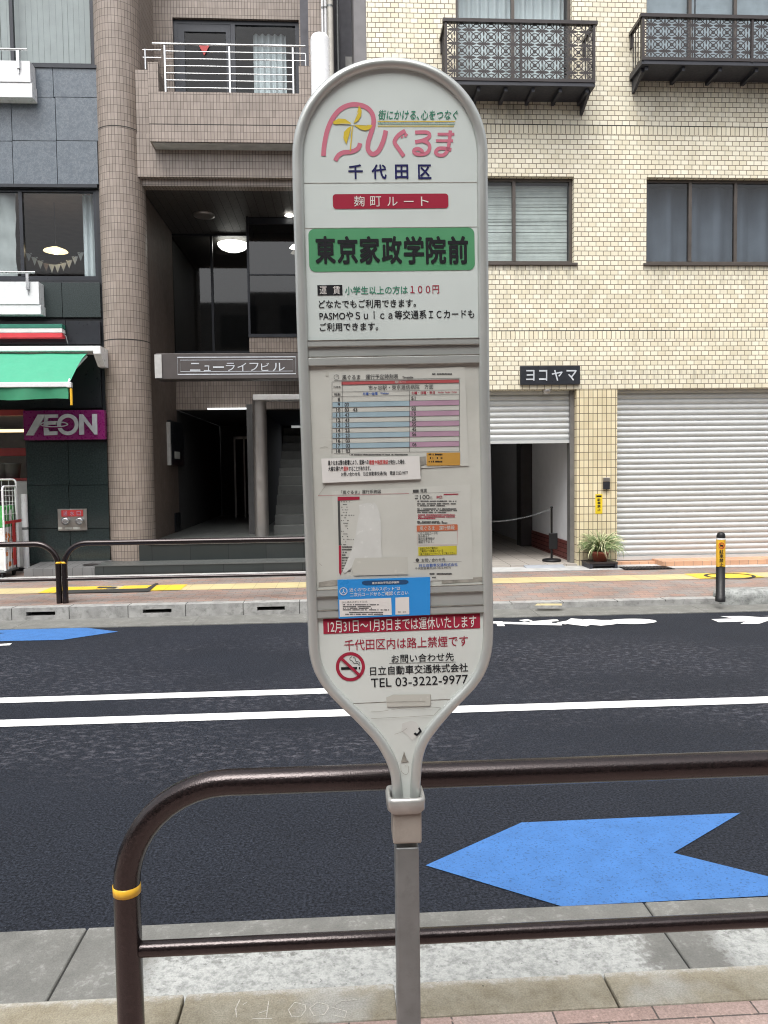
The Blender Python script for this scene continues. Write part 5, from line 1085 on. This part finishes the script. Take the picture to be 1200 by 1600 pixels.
for px, py, lab in ((452, 335.5, 'small lit cone lamp high beside the bus stop sign edge'), (459.5, 386, 'small lit cone lamp lower beside the bus stop sign edge')):
    c = F(px, py, Yg_ - .15); lm = thing('spot_lamp', c, lab, 'spot lamp', 'lamps of the entrance recess')
    MB().lathe(c, [(.0, .05), (.03, .045), (.085, -.02), (0, -.03)], 18).build('shade', M['lamp'], lm); MB().tube([c + Vector((0, 0, .05)), (c.x, c.y, zcl)], .004, 6).build('cable', M['iron'], lm)

# ---------------------------------------------------------------- stone clad shop on the left
sb = thing('shop_building', (-5.5, YW, FS), 'shop building clad in blue grey and dark green stone, left of the round column', 'building')
xs1 = ccx - CR * .3; xs0_ = -12.0
w1 = rectF(-150, -90, 143, 100, YW); w2 = rectF(-150, 292, 150, 436, YW)
zs_ = F(20, 640, YW).z; so_ = (-9.8, F(41, 780, YW).x, .2, zs_)
MB().wall(xs0_, xs1, .1, 11.5, YW + .05, .2, [w1, w2, so_]).build('wall', M['black'], sb)
mb = MB()
def panel(p0, p1, y0, y1, Y=YW, g=.004): a, b, c, d = rectF(p0, y0, p1, y1, Y); mb.box(a + g, b - g, Y, Y + .049, c + g, d - g, .002, 1)
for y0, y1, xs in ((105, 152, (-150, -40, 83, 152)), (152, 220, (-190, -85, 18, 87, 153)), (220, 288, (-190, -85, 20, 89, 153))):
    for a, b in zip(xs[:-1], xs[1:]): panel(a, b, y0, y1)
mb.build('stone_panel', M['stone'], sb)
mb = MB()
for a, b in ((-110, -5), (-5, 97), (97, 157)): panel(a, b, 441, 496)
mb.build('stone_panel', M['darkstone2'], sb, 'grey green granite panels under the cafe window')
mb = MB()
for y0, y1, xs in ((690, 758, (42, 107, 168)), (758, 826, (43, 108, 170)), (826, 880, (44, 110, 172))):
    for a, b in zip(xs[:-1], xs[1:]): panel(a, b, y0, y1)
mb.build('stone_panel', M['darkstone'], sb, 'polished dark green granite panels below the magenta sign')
mb = MB()
for a, b in ((-150, 103), (103, 157)): panel(a, b, 501, 538, YW - .03)
panel(45, 158, 550, 638); mb.build('frieze_panel', M['black'], sb)
mb = MB()
for py in (102.5, 290): a, b, c, d = rectF(-150, py - 2.5, 152, py + 2.5, YW); mb.box(a, b, YW - .02, YW + .049, c, d)
mb.build('string_course', M['dframe'], sb)
wn, yf = window_unit(sb, w1, YW + .05, M['dframe'], [.555], M['glass'], rec=.02, ft=.05, sill=False, label='upper window with grey vertical blinds')
mb = MB(); x = w1[0] + .1; rnd = random.Random(5)
while x < w1[1] - .1: g = rnd.uniform(.085, .105); mb.quad((x, yf + .16 + rnd.uniform(0, .01), w1[2] + .02), (x + g - rnd.choice((.004, .006, .015)), yf + .17, w1[2] + .02), (x + g - .006, yf + .17, w1[3] - .05), (x, yf + .16, w1[3] - .05)); x += g
mb.build('blind', M['vblind'], wn)
wn, yf = window_unit(sb, w2, YW + .05, M['dframe'], [.60], M['glass'], rec=.02, ft=.05, depth=4, room='room_warm', sill=False, label='cafe window with a lit pendant lamp and bunting inside')
curtain_mb(F(131, 360, yf + .3).x, w2[1] - .03, w2[2], w2[3], yf + .25, .03, .09, 24, 2).build('curtain', M['curtain_white'], wn)
mb = MB(); P0 = F(-100, 310, yf + .1).x; P1 = F(23, 310, yf + .1).x; n = 20
V = [(P0 + (P1 - P0) * i / n, yf + .10 + .03 * math.sin(i * 1.1 + j * .5) + .02 * math.sin(j * 2.1 + i * .3), w2[2] + .02 + (w2[3] - w2[2] - (.12 - .1 * i / n)) * j / 10) for j in range(11) for i in range(n + 1)]
mb.add(V, [(j * (n + 1) + i, j * (n + 1) + i + 1, (j + 1) * (n + 1) + i + 1, (j + 1) * (n + 1) + i) for j in range(10) for i in range(n)], True); mb.build('canvas_sheet', M['vblind'], wn, 'grey canvas sheet hung behind the glass')
# cafe lamp and bunting
c = F(87, 391, 13.6); lm = thing('pendant_lamp', c, 'lit pendant lamp with a wide shallow shade behind the cafe window', 'pendant lamp')
MB().lathe(c, [(.20, -.02), (.18, .0), (.06, .05), (.02, .055)], 28).build('shade', M['lamp_warm'], lm)
mb = MB(); mb.lathe(c, [(0, -.075), (.035, -.065), (.055, -.03), (.05, .0), (0, .01)], 18); mb.build('bulb', M['lamp'], lm); MB().tube([c + Vector((0, 0, .055)), (c.x, c.y, w2[3])], .006, 6).build('cord', M['iron'], lm)
bt_ = thing('bunting', F(90, 398, 13.75), 'string of small pale pennants behind the cafe window', 'bunting')
mb = MB(); mf = MB(); rnd = random.Random(4); Pb = []
for k in range(31): t = k / 30; Pb.append(F(42 + 90 * t, 393 + 20 * math.sin(math.pi * min(1, t * 1.05)) , 13.75))
mb.tube(Pb, .004, 5); mb.build('string', M['iron'], bt_)
for k in range(1, 30, 3):
    q = Pb[k]; mf.cur = rnd.randint(0, 2); mf.add([q + Vector((-.055, 0, 0)), q + Vector((.055, 0, 0)), q + Vector((.0, -.01, -.15))], [(0, 2, 1)])
mf.build('pennant', [M['vblind'], M['paper'], M['room_warm']], bt_)
# white balcony ledges with steel rails
def ledge(px1_, y0, ym, y1, rail_y, post_px, rail_px, label):
    Yl = 12.68; a, b, c, d = rectF(-200, y0, px1_, y1, Yl); m_ = F(0, ym, Yl).z
    mb = MB(); mb.box(a, b, Yl, YW - .002, m_ + .004, d, .004, 1); mb.box(a, b + .015, Yl + .012, YW - .002, c, m_ - .002, .004, 1); lg = mb.build('ledge', M['white_metal'], sb, label)
    mb = MB(); z = F(10, rail_y, Yl - .03).z; mb.tube([(a, Yl - .03, z), (F(rail_px, rail_y, Yl).x, Yl - .03, z)], .017, 10)
    for p in (post_px, post_px - 90): x = F(p, rail_y, Yl).x; mb.box(x - .022, x + .022, Yl - .04, Yl - .001, d - .13, z); mb.box(x - .006, x + .006, Yl - .02, Yl - .001, d - .2, d - .12)
    mb.build('rail', M['alu_bright'], lg)
ledge(47.5, 93, 128, 150, 77, 28.5, 43, 'white upper ledge with a steel rail'); ledge(61, 440, 476, 491, 425.5, 43.5, 56, 'white lower ledge with a steel rail')
# tricolour band
tr = thing('striped_fascia', F(48, 528, 12.75), 'green, white and red striped band above the green awning', 'shop fascia')
for (y0, y1), m_ in zip(((506.5, 512.5), (513.5, 520), (520.5, 527.5)), ('tri_green', 'tri_white', 'tri_red')):
    a, b, c, d = rectF(-200, y0, 97, y1, 12.72); MB().box(a, b, 12.72, YW - .032, c, d, .004, 1).build('stripe', M[m_], tr)
mb = MB(); mb.tube([F(98, 522, 12.8), F(103, 525, 12.78), F(104.5, 531, 12.78), F(106, 537, 12.8)], .008, 8); mb.build('cable', M['galv'], tr)
# awning
aw = thing('awning', F(60, 570, 12.6), 'bright green fabric awning in a white housing over the shop front', 'awning')
a, b, c, d = rectF(-250, 541, 148, 549.5, 12.5); MB().box(a, b, 12.5, YW - .03, c, d, .01, 2).build('housing', M['white_metal'], aw)
x0 = F(146, 555, 12.45).x; x1 = F(157.5, 555, 12.45).x; zt, zb = F(150, 540.5, 12.45).z, F(152, 570, 12.45).z
MB().prism([(x0, 12.44, zt), (x0, 12.44, zt - .12), (x0, 12.66, zb), (x0, YW - .032, zb), (x0, YW - .032, zt)], (x1 - x0, 0, 0)).build('end_cap', M['white_metal'], aw)
P0, P1 = F(138, 551.5, 12.58), F(108.5, 598, 11.71); xa = P0.x - 3.6; n = 10; V = []
xf_ = (P0.x + P1.x) / 2
prof = [(P0.y + (P1.y - P0.y) * t, P0.z + (P1.z - P0.z) * t + .06 * math.sin(math.pi * t)) for t in [k / n for k in range(n + 1)]]
m_ = 24
for i in range(m_ + 1): V += [(xa + (xf_ - xa) * i / m_, y, z + .006 * math.sin(i * 1.3 + j * .8)) for j, (y, z) in enumerate(prof)]
MB().add(V, [(i * (n + 1) + j, i * (n + 1) + j + 1, (i + 1) * (n + 1) + j + 1, (i + 1) * (n + 1) + j) for i in range(m_) for j in range(n)], True).build('fabric', M['awning'], aw)
zfb = F(60, 603, 11.71).z; mb = MB(); mb.box(xa, xf_ - .0, 11.68, 11.73, zfb - .02, prof[-1][1] + .01, .008, 2); mb.build('front_bar', M['white_metal'], aw)
zv = F(60, 624, 11.71).z; V = []
for i in range(41): x = xa + (xf_ - .02 - xa) * i / 40; V += [(x, 11.705 + .008 * math.sin(i * .9), zfb - .02), (x, 11.70 + .025 * math.sin(i * .9 + .4), zv + .012 * math.sin(i * .55))]
MB().add(V, [(2 * i, 2 * i + 1, 2 * i + 3, 2 * i + 2) for i in range(40)], True).build('valance', M['awning_dark'], aw)
mb = MB(); mb.tube([(xf_ - .01, 11.70, zfb + .06), (xf_ - .12, 12.2, zfb + .28), (xf_ - .03, 12.6, P0.z - .05)], .018, 8); mb.box(xf_ - .04, xf_ + .03, 11.66, 11.74, zfb - .03, zfb + .05, .01, 2); mb.build('folding_arm', M['white_metal'], aw)
q = F(111, 607, 11.69); qb = F(111, 633, 11.69).z; MB().tube([(q.x, 11.69, q.z), (q.x, 11.69, qb)], .019, 10).build('pull_handle', M['yellow_tape'], aw)
# magenta sign
ms = thing('shop_sign', F(100, 687, YW - .1), 'magenta shop sign with large silver letters under the awning', 'shop sign')
a, b, c, d = rectF(36.5, 641, 163.5, 687, YW - .12); MB().box(a, b, YW - .12, YW - .001, c, d, .006, 1).build('panel', M['magenta'], ms)
mz = lambda x, y: F(x / 6.667, 480 + y / 6.667, YW - .15)
def letter(polys):
    for P in polys: mb.prism([mz(*q) for q in P], (0, .03, 0))
def outline(mb, P, wd, dep=.028): 
    n = len(P); Q = [Vector(p) for p in P]
    for k in range(n - 1):
        t = (Q[k + 1] - Q[k]).normalized(); b_ = Vector((-t.z, 0, t.x)) * wd / 2; e_ = t * wd * .25
        mb.prism([Q[k] - b_ - e_, Q[k + 1] - b_ + e_, Q[k + 1] + b_ + e_, Q[k] + b_ - e_], (0, dep - .002 * (k % 2), 0))
mb = MB(); lw = .072
letter([[(268, 1335), (392, 1118), (470, 1118), (450, 1160), (345, 1335)], [(470, 1118), (600, 1116), (598, 1150), (497, 1152), (492, 1188), (588, 1186), (585, 1222), (503, 1224), (500, 1262), (512, 1295), (598, 1292), (596, 1330), (458, 1335), (452, 1230), (462, 1160)]])
def ring(mb, cx_, cy_, ax, ay, wd, dy, dep):
    q = [k * math.pi / 20 for k in range(40)]; o = [mz(cx_ + (ax + wd) * math.cos(t), cy_ + (ay + wd) * math.sin(t)) + Vector((0, dy, 0)) for t in q]; i_ = [mz(cx_ + (ax - wd) * math.cos(t), cy_ + (ay - wd) * math.sin(t)) + Vector((0, dy, 0)) for t in q]
    b_ = Vector((0, dep, 0)); n = 40; mb.add(o + i_ + [p + b_ for p in o] + [p + b_ for p in i_], [f for k in range(n) for f in ((k, (k + 1) % n, n + (k + 1) % n, n + k), (k, 2 * n + k, 2 * n + (k + 1) % n, (k + 1) % n), (n + k, n + (k + 1) % n, 3 * n + (k + 1) % n, 3 * n + k))])
ring(mb, 706, 1222, 92, 92, 19, -.006, .03)
letter([[(823, 1115), (860, 1115), (960, 1245), (958, 1112), (1006, 1112), (1012, 1325), (985, 1326), (870, 1185), (872, 1326), (824, 1328)]])
ring(mb, 565, 1220, 140, 27, 7, -.012, .01)
mb.build('lettering', M['letter'], ms)
mb = MB(); mb.ribbon([mz(565 + 132 * math.cos(t), 1238 + 17 * math.sin(t)) + Vector((0, -.013, 0)) for t in [k * math.pi / 20 for k in range(21)]], .016, (0, -1, 0)); mb.build('ring_lower_stripe', M['magenta'], ms)  # stripe in the panel's magenta along the lower side of the ring
# fire inlet
a, b, c, d = rectF(90.5, 795, 136, 829, YW - .02); fi = thing('fire_inlet', ((a + b) / 2, YW, c), 'steel fire hose inlet with two caps and a red plate on the dark granite', 'fire inlet')
MB().box(a, b, YW - .03, YW - .001, c, d, .004, 1).build('back_plate', M['steel'], fi)
a2, b2, c2, d2 = rectF(96, 797, 130, 807, YW - .03); MB().box(a2, b2, YW - .036, YW - .0305, c2, d2).build('red_plate', M['redsign'], fi)
mb = MB(fmat(YW - .0375))
for k, ch in enumerate('送水口'):
    p = 99 + k * 10.5; e, f_, g, h = rectF(p, 798.5, p + 6.5, 805.5, YW - .03); put_text(mb, ch, e, f_, g, h, 0, .02)
mb.build('lettering', M['row_pink'], fi)
for px in (102.5, 124.5):
    q = F(px, 814, YW - .1); mb = MB(); P = [(q.x, YW - .03, q.z), (q.x, YW - .08, q.z), (q.x, YW - .085, q.z), (q.x, YW - .13, q.z), (q.x, YW - .14, q.z)]; mb.tube(P, [.045, .045, .062, .062, .04], 18); mb.build('inlet_cap', M['alu_bright'], fi)
mb = MB()
for p0, p1 in ((91, 97), (102, 112), (114, 125)): e, f_, g, h = rectF(p0, 823.5, p1, 827, YW - .03); mb.box(e, f_, YW - .034, YW - .0305, g, h)
mb.build('label_strip', M['paper'], fi)
# plinth in front
zpf, zpb = F(100, 888, 12.2).z, F(100, 878, 12.8).z; xq0 = F(37, 893, 12.2).x; xq1 = F(148, 893, 12.2).x - .002; mb = MB()
mb.prism([(xq0, 12.2, .05), (xq0, YW + .04, .05), (xq0, YW + .04, zpb), (xq0, 12.2, zpf)], (xq1 - xq0, 0, 0)); mb.prism([(xq1, 12.76, .05), (xq1, CCY + .2, .05), (xq1, CCY + .2, zpb), (xq1, 12.76, zpb)], (xw + .04 - xq1, 0, 0)); mb.build('plinth', M['plinth'], sb)
q = F(145, 881, 12.6); MB().lathe((q.x, 12.5, zpf + (zpb - zpf) * .5 + .004), [(0, .0), (.12, .0), (.125, -.004)], 24).build('plinth_cover', M['iron'], sb)
# shop interior
MB().room(-9.8, so_[1], YW + .06, 18, .15, zs_).build('shop_room', M['concrete'], sb)
mb = MB(); a, b, c, d = rectF(-150, 641, 37, 650, YW - .02); mb.box(a, b, YW - .04, YW + .1, c, d); a, b, c, d = rectF(-150, 701, 41, 713, YW + .4); mb.box(a, so_[1] - .02, YW + .4, YW + .7, c, d); a, b, c, d = rectF(-150, 748, 41, 752, YW + .4); mb.box(a, so_[1] - .02, YW + .38, YW + .8, c, d); mb.build('shelf', M['red_shelf'], sb)
mb = MB(); a, b, c, d = rectF(28, 752, 42, 890, YW + .3); mb.box(a, so_[1] - .01, YW + .3, YW + .5, .15, d); mb.build('counter', M['concrete'], sb)
mb = MB(); a, b, c, d = rectF(-60, 671, 37, 675, YW + .8); mb.box(a, so_[1] - .05, YW + .8, YW + .95, c, d); tag(mb.build('strip_light', M['lamp_warm']), 'warm lit strip light inside the shop left of the magenta sign', 'strip light')
for k, (px, mm) in enumerate(((2, 'pot_grey'), (20, 'pot_grey'))):
    q = F(px, 748, YW + .55); c = Vector((q.x, YW + .56, F(20, 748, YW + .4).z)); h = .27; o = MB().lathe(c, [(0, 0), (.11, 0), (.135, h - .02), (.145, h - .02), (.145, h), (.12, h), (.11, h - .05), (0, h - .05)], 22).build('stock_pot', M[mm]); tag(o, ('grey pot nearest the left picture edge on the red shelf of the shop', 'grey pot on the red shelf of the shop, next to the dark granite')[k], 'pot', 'pots on the shop shelf')
x = F(39.5, 830, YW - .08).x; zt = F(38, 772, YW - .08).z; P = thing('drainpipe', (x, YW - .08, .25), 'white downpipe at the left edge of the dark granite', 'pipe'); MB().tube([(x, YW - .08, .22), (x, YW - .08, zt)], .048, 16).build('pipe', M['white_metal'], P); MB().lathe((x, YW - .08, F(40, 825, YW).z), [(.052, -.02), (.052, .02)], 16).build('bracket', M['galv'], P)
# roll cage with cartons
Yc0 = 12.02; x1 = F(26.5, 800, Yc0 + .5).x; xa = x1 - .78; zb = FS + .12; zt = F(26, 749, Yc0 + .5).z
rc = thing('roll_cage', (x1 - .4, Yc0 + .25, FS), 'white wire roll cage loaded with cartons outside the shop', 'roll cage')
MB().tube(bend((x1, Yc0 + .5, zb), (x1, Yc0 + .5, zt), ((x1 + xa) / 2, Yc0 + .5, zt), .06) + bend(((x1 + xa) / 2, Yc0 + .5, zt), (xa, Yc0 + .5, zt), (xa, Yc0 + .5, zb), .06), .016, 10).build('back_frame', M['white_metal'], rc)
mb = MB()
for k in range(1, 7): x = xa + (x1 - xa) * k / 7; mb.tube([(x, Yc0 + .5, zb), (x, Yc0 + .5, zt)], .004, 6)
for k in range(1, 8): z = zb + (zt - zb) * k / 8; mb.tube([(xa, Yc0 + .5, z), (x1, Yc0 + .5, z)], .004, 6)
mb.build('back_mesh', M['white_metal'], rc)
zs_t = F(10, 760, Yc0 + .15).z
for x, nm in ((x1, 0), (xa, 1)):
    MB().tube(bend((x, Yc0, zb), (x, Yc0, zs_t), (x, Yc0 + .24, zs_t), .06) + bend((x, Yc0 + .24, zs_t), (x, Yc0 + .47, zs_t), (x, Yc0 + .47, zb), .05), .016, 10).build('side_frame', M['white_metal'], rc)
    mb = MB()
    for k in range(1, 4): y = Yc0 + .47 * k / 4; mb.tube([(x, y, zb), (x, y, zs_t)], .004, 6)
    for k in range(1, 9): z = zb + (zs_t - zb) * k / 9; mb.tube([(x, Yc0, z), (x, Yc0 + .47, z)], .004, 6)
    mb.build('side_mesh', M['white_metal'], rc)
MB().box(xa, x1, Yc0, Yc0 + .5, zb - .03, zb, .006, 1).build('base', M['galv'], rc)
for x in (xa + .06, x1 - .06):
    for y in (Yc0 + .06, Yc0 + .44): mb = MB(); mb.tube([(x - .015, y, FS + .05), (x + .015, y, FS + .05)], .05, 16); mb.build('castor', M['plastic_black'], rc)
ys_ = Yc0 + .30; zr = WX(17, 815, x1).z; mb = MB(); mb.box(x1 + .018, x1 + .026, Yc0, Yc0 + .60, zr - .025, zr + .02, .003, 1); mb.box(x1 + .019, x1 + .028, ys_ - .05, ys_ + .05, WX(16, 884, x1).z, zr - .026, .003, 1); mb.build('strap', M['redsign'], rc)
lv = [WX(12, y, x1).z for y in (888, 858, 824, 818, 789)]
def carton(x0, x1_, z0, z1, m1, m2, label, seed, side=True):
    t = thing('carton', ((x0 + x1_) / 2, Yc0 + .24, z0), label, 'carton', 'cartons stacked in the roll cage'); MB().box(x0, x1_, Yc0 + .03, Yc0 + .45, z0, z1, .006, 1).build('box', M[m1], t); rnd = random.Random(seed); mb = MB()
    for k in range(9):
        a = rnd.uniform(Yc0 + .04, Yc0 + .36); b = rnd.uniform(z0 + .01, max(z0 + .02, z1 - .09)); e = x1_ + .0012 + k * .0003; h = rnd.uniform(.05, .11); wd = rnd.uniform(.05, .11)
        mb.quad((e, a, b), (e, a + wd, b + rnd.uniform(-.01, .01)), (e, a + wd * .8, min(b + h, z1)), (e, a, min(b + h * .8, z1)))
    mb.build('print_patch', M[m2], t)
xm_ = (xa + x1) / 2
carton(xa + .03, xm_ - .005, zb + .002, lv[1], 'white_pack', 'orange_pack', 'white and orange carton at the bottom of the roll cage, far side from the granite', 1); carton(xm_ + .005, x1 - .025, zb + .002, lv[1], 'white_pack', 'orange_pack', 'white and orange carton at the bottom of the roll cage, behind the red strap', 2)
carton(xa + .03, xm_ - .005, lv[1] + .003, lv[2], 'orange_pack', 'white_pack', 'orange carton in the middle of the roll cage, far side from the granite', 3); carton(xm_ + .005, x1 - .025, lv[1] + .003, lv[2], 'white_pack', 'orange_pack', 'white and orange carton in the middle of the roll cage, behind the red strap', 14)
carton(xa + .03, xm_ - .005, lv[2] + .003, lv[4], 'green_pack', 'white_pack', 'green carton on top of the stack in the roll cage, at the picture edge', 5); carton(xm_ + .005, x1 - .025, lv[2] + .003, lv[4] - .02, 'green_pack', 'white_pack', 'green carton with white print on top of the stack in the roll cage', 6)

# ---------------------------------------------------------------- unseen building added behind the viewer to shade the sign, mirrored in the dark glass
ob = thing('unseen_building', (0, -5.2, NS), 'unseen grey building added behind the viewer to shade the sign, mirrored in the dark entrance glass', 'building')
YO = -5.2; H_O = 9.6; mb = MB(); mb.box(-26, 26, YO - 8, YO, NS, H_O); mb.build('wall', M['brick_wall'], ob)
mb = MB(); mg = MB()
for fl in range(3):
    for k in range(-8, 9):
        z0 = NS + .4 + fl * 3.2; x = k * 2.9 + .4; h = 2.3 if fl == 0 else 1.5; z0 += 0 if fl == 0 else .6
        mb.box(x, x + 1.9, YO - .02, YO + .05, z0, z0 + h); mg.quad((x + 1.83, YO + .055, z0 + .07), (x + .07, YO + .055, z0 + .07), (x + .07, YO + .055, z0 + h - .07), (x + 1.83, YO + .055, z0 + h - .07))
mb.build('window_frames', M['dframe'], ob); mg.build('panes', M['black'], ob)
mb = MB()
for fl in (1, 2): mb.box(-26, 26, YO + .001, YO + .12, NS + fl * 3.2 - .1, NS + fl * 3.2 + .1)
mb.build('floor_bands', M['whitewall'], ob)
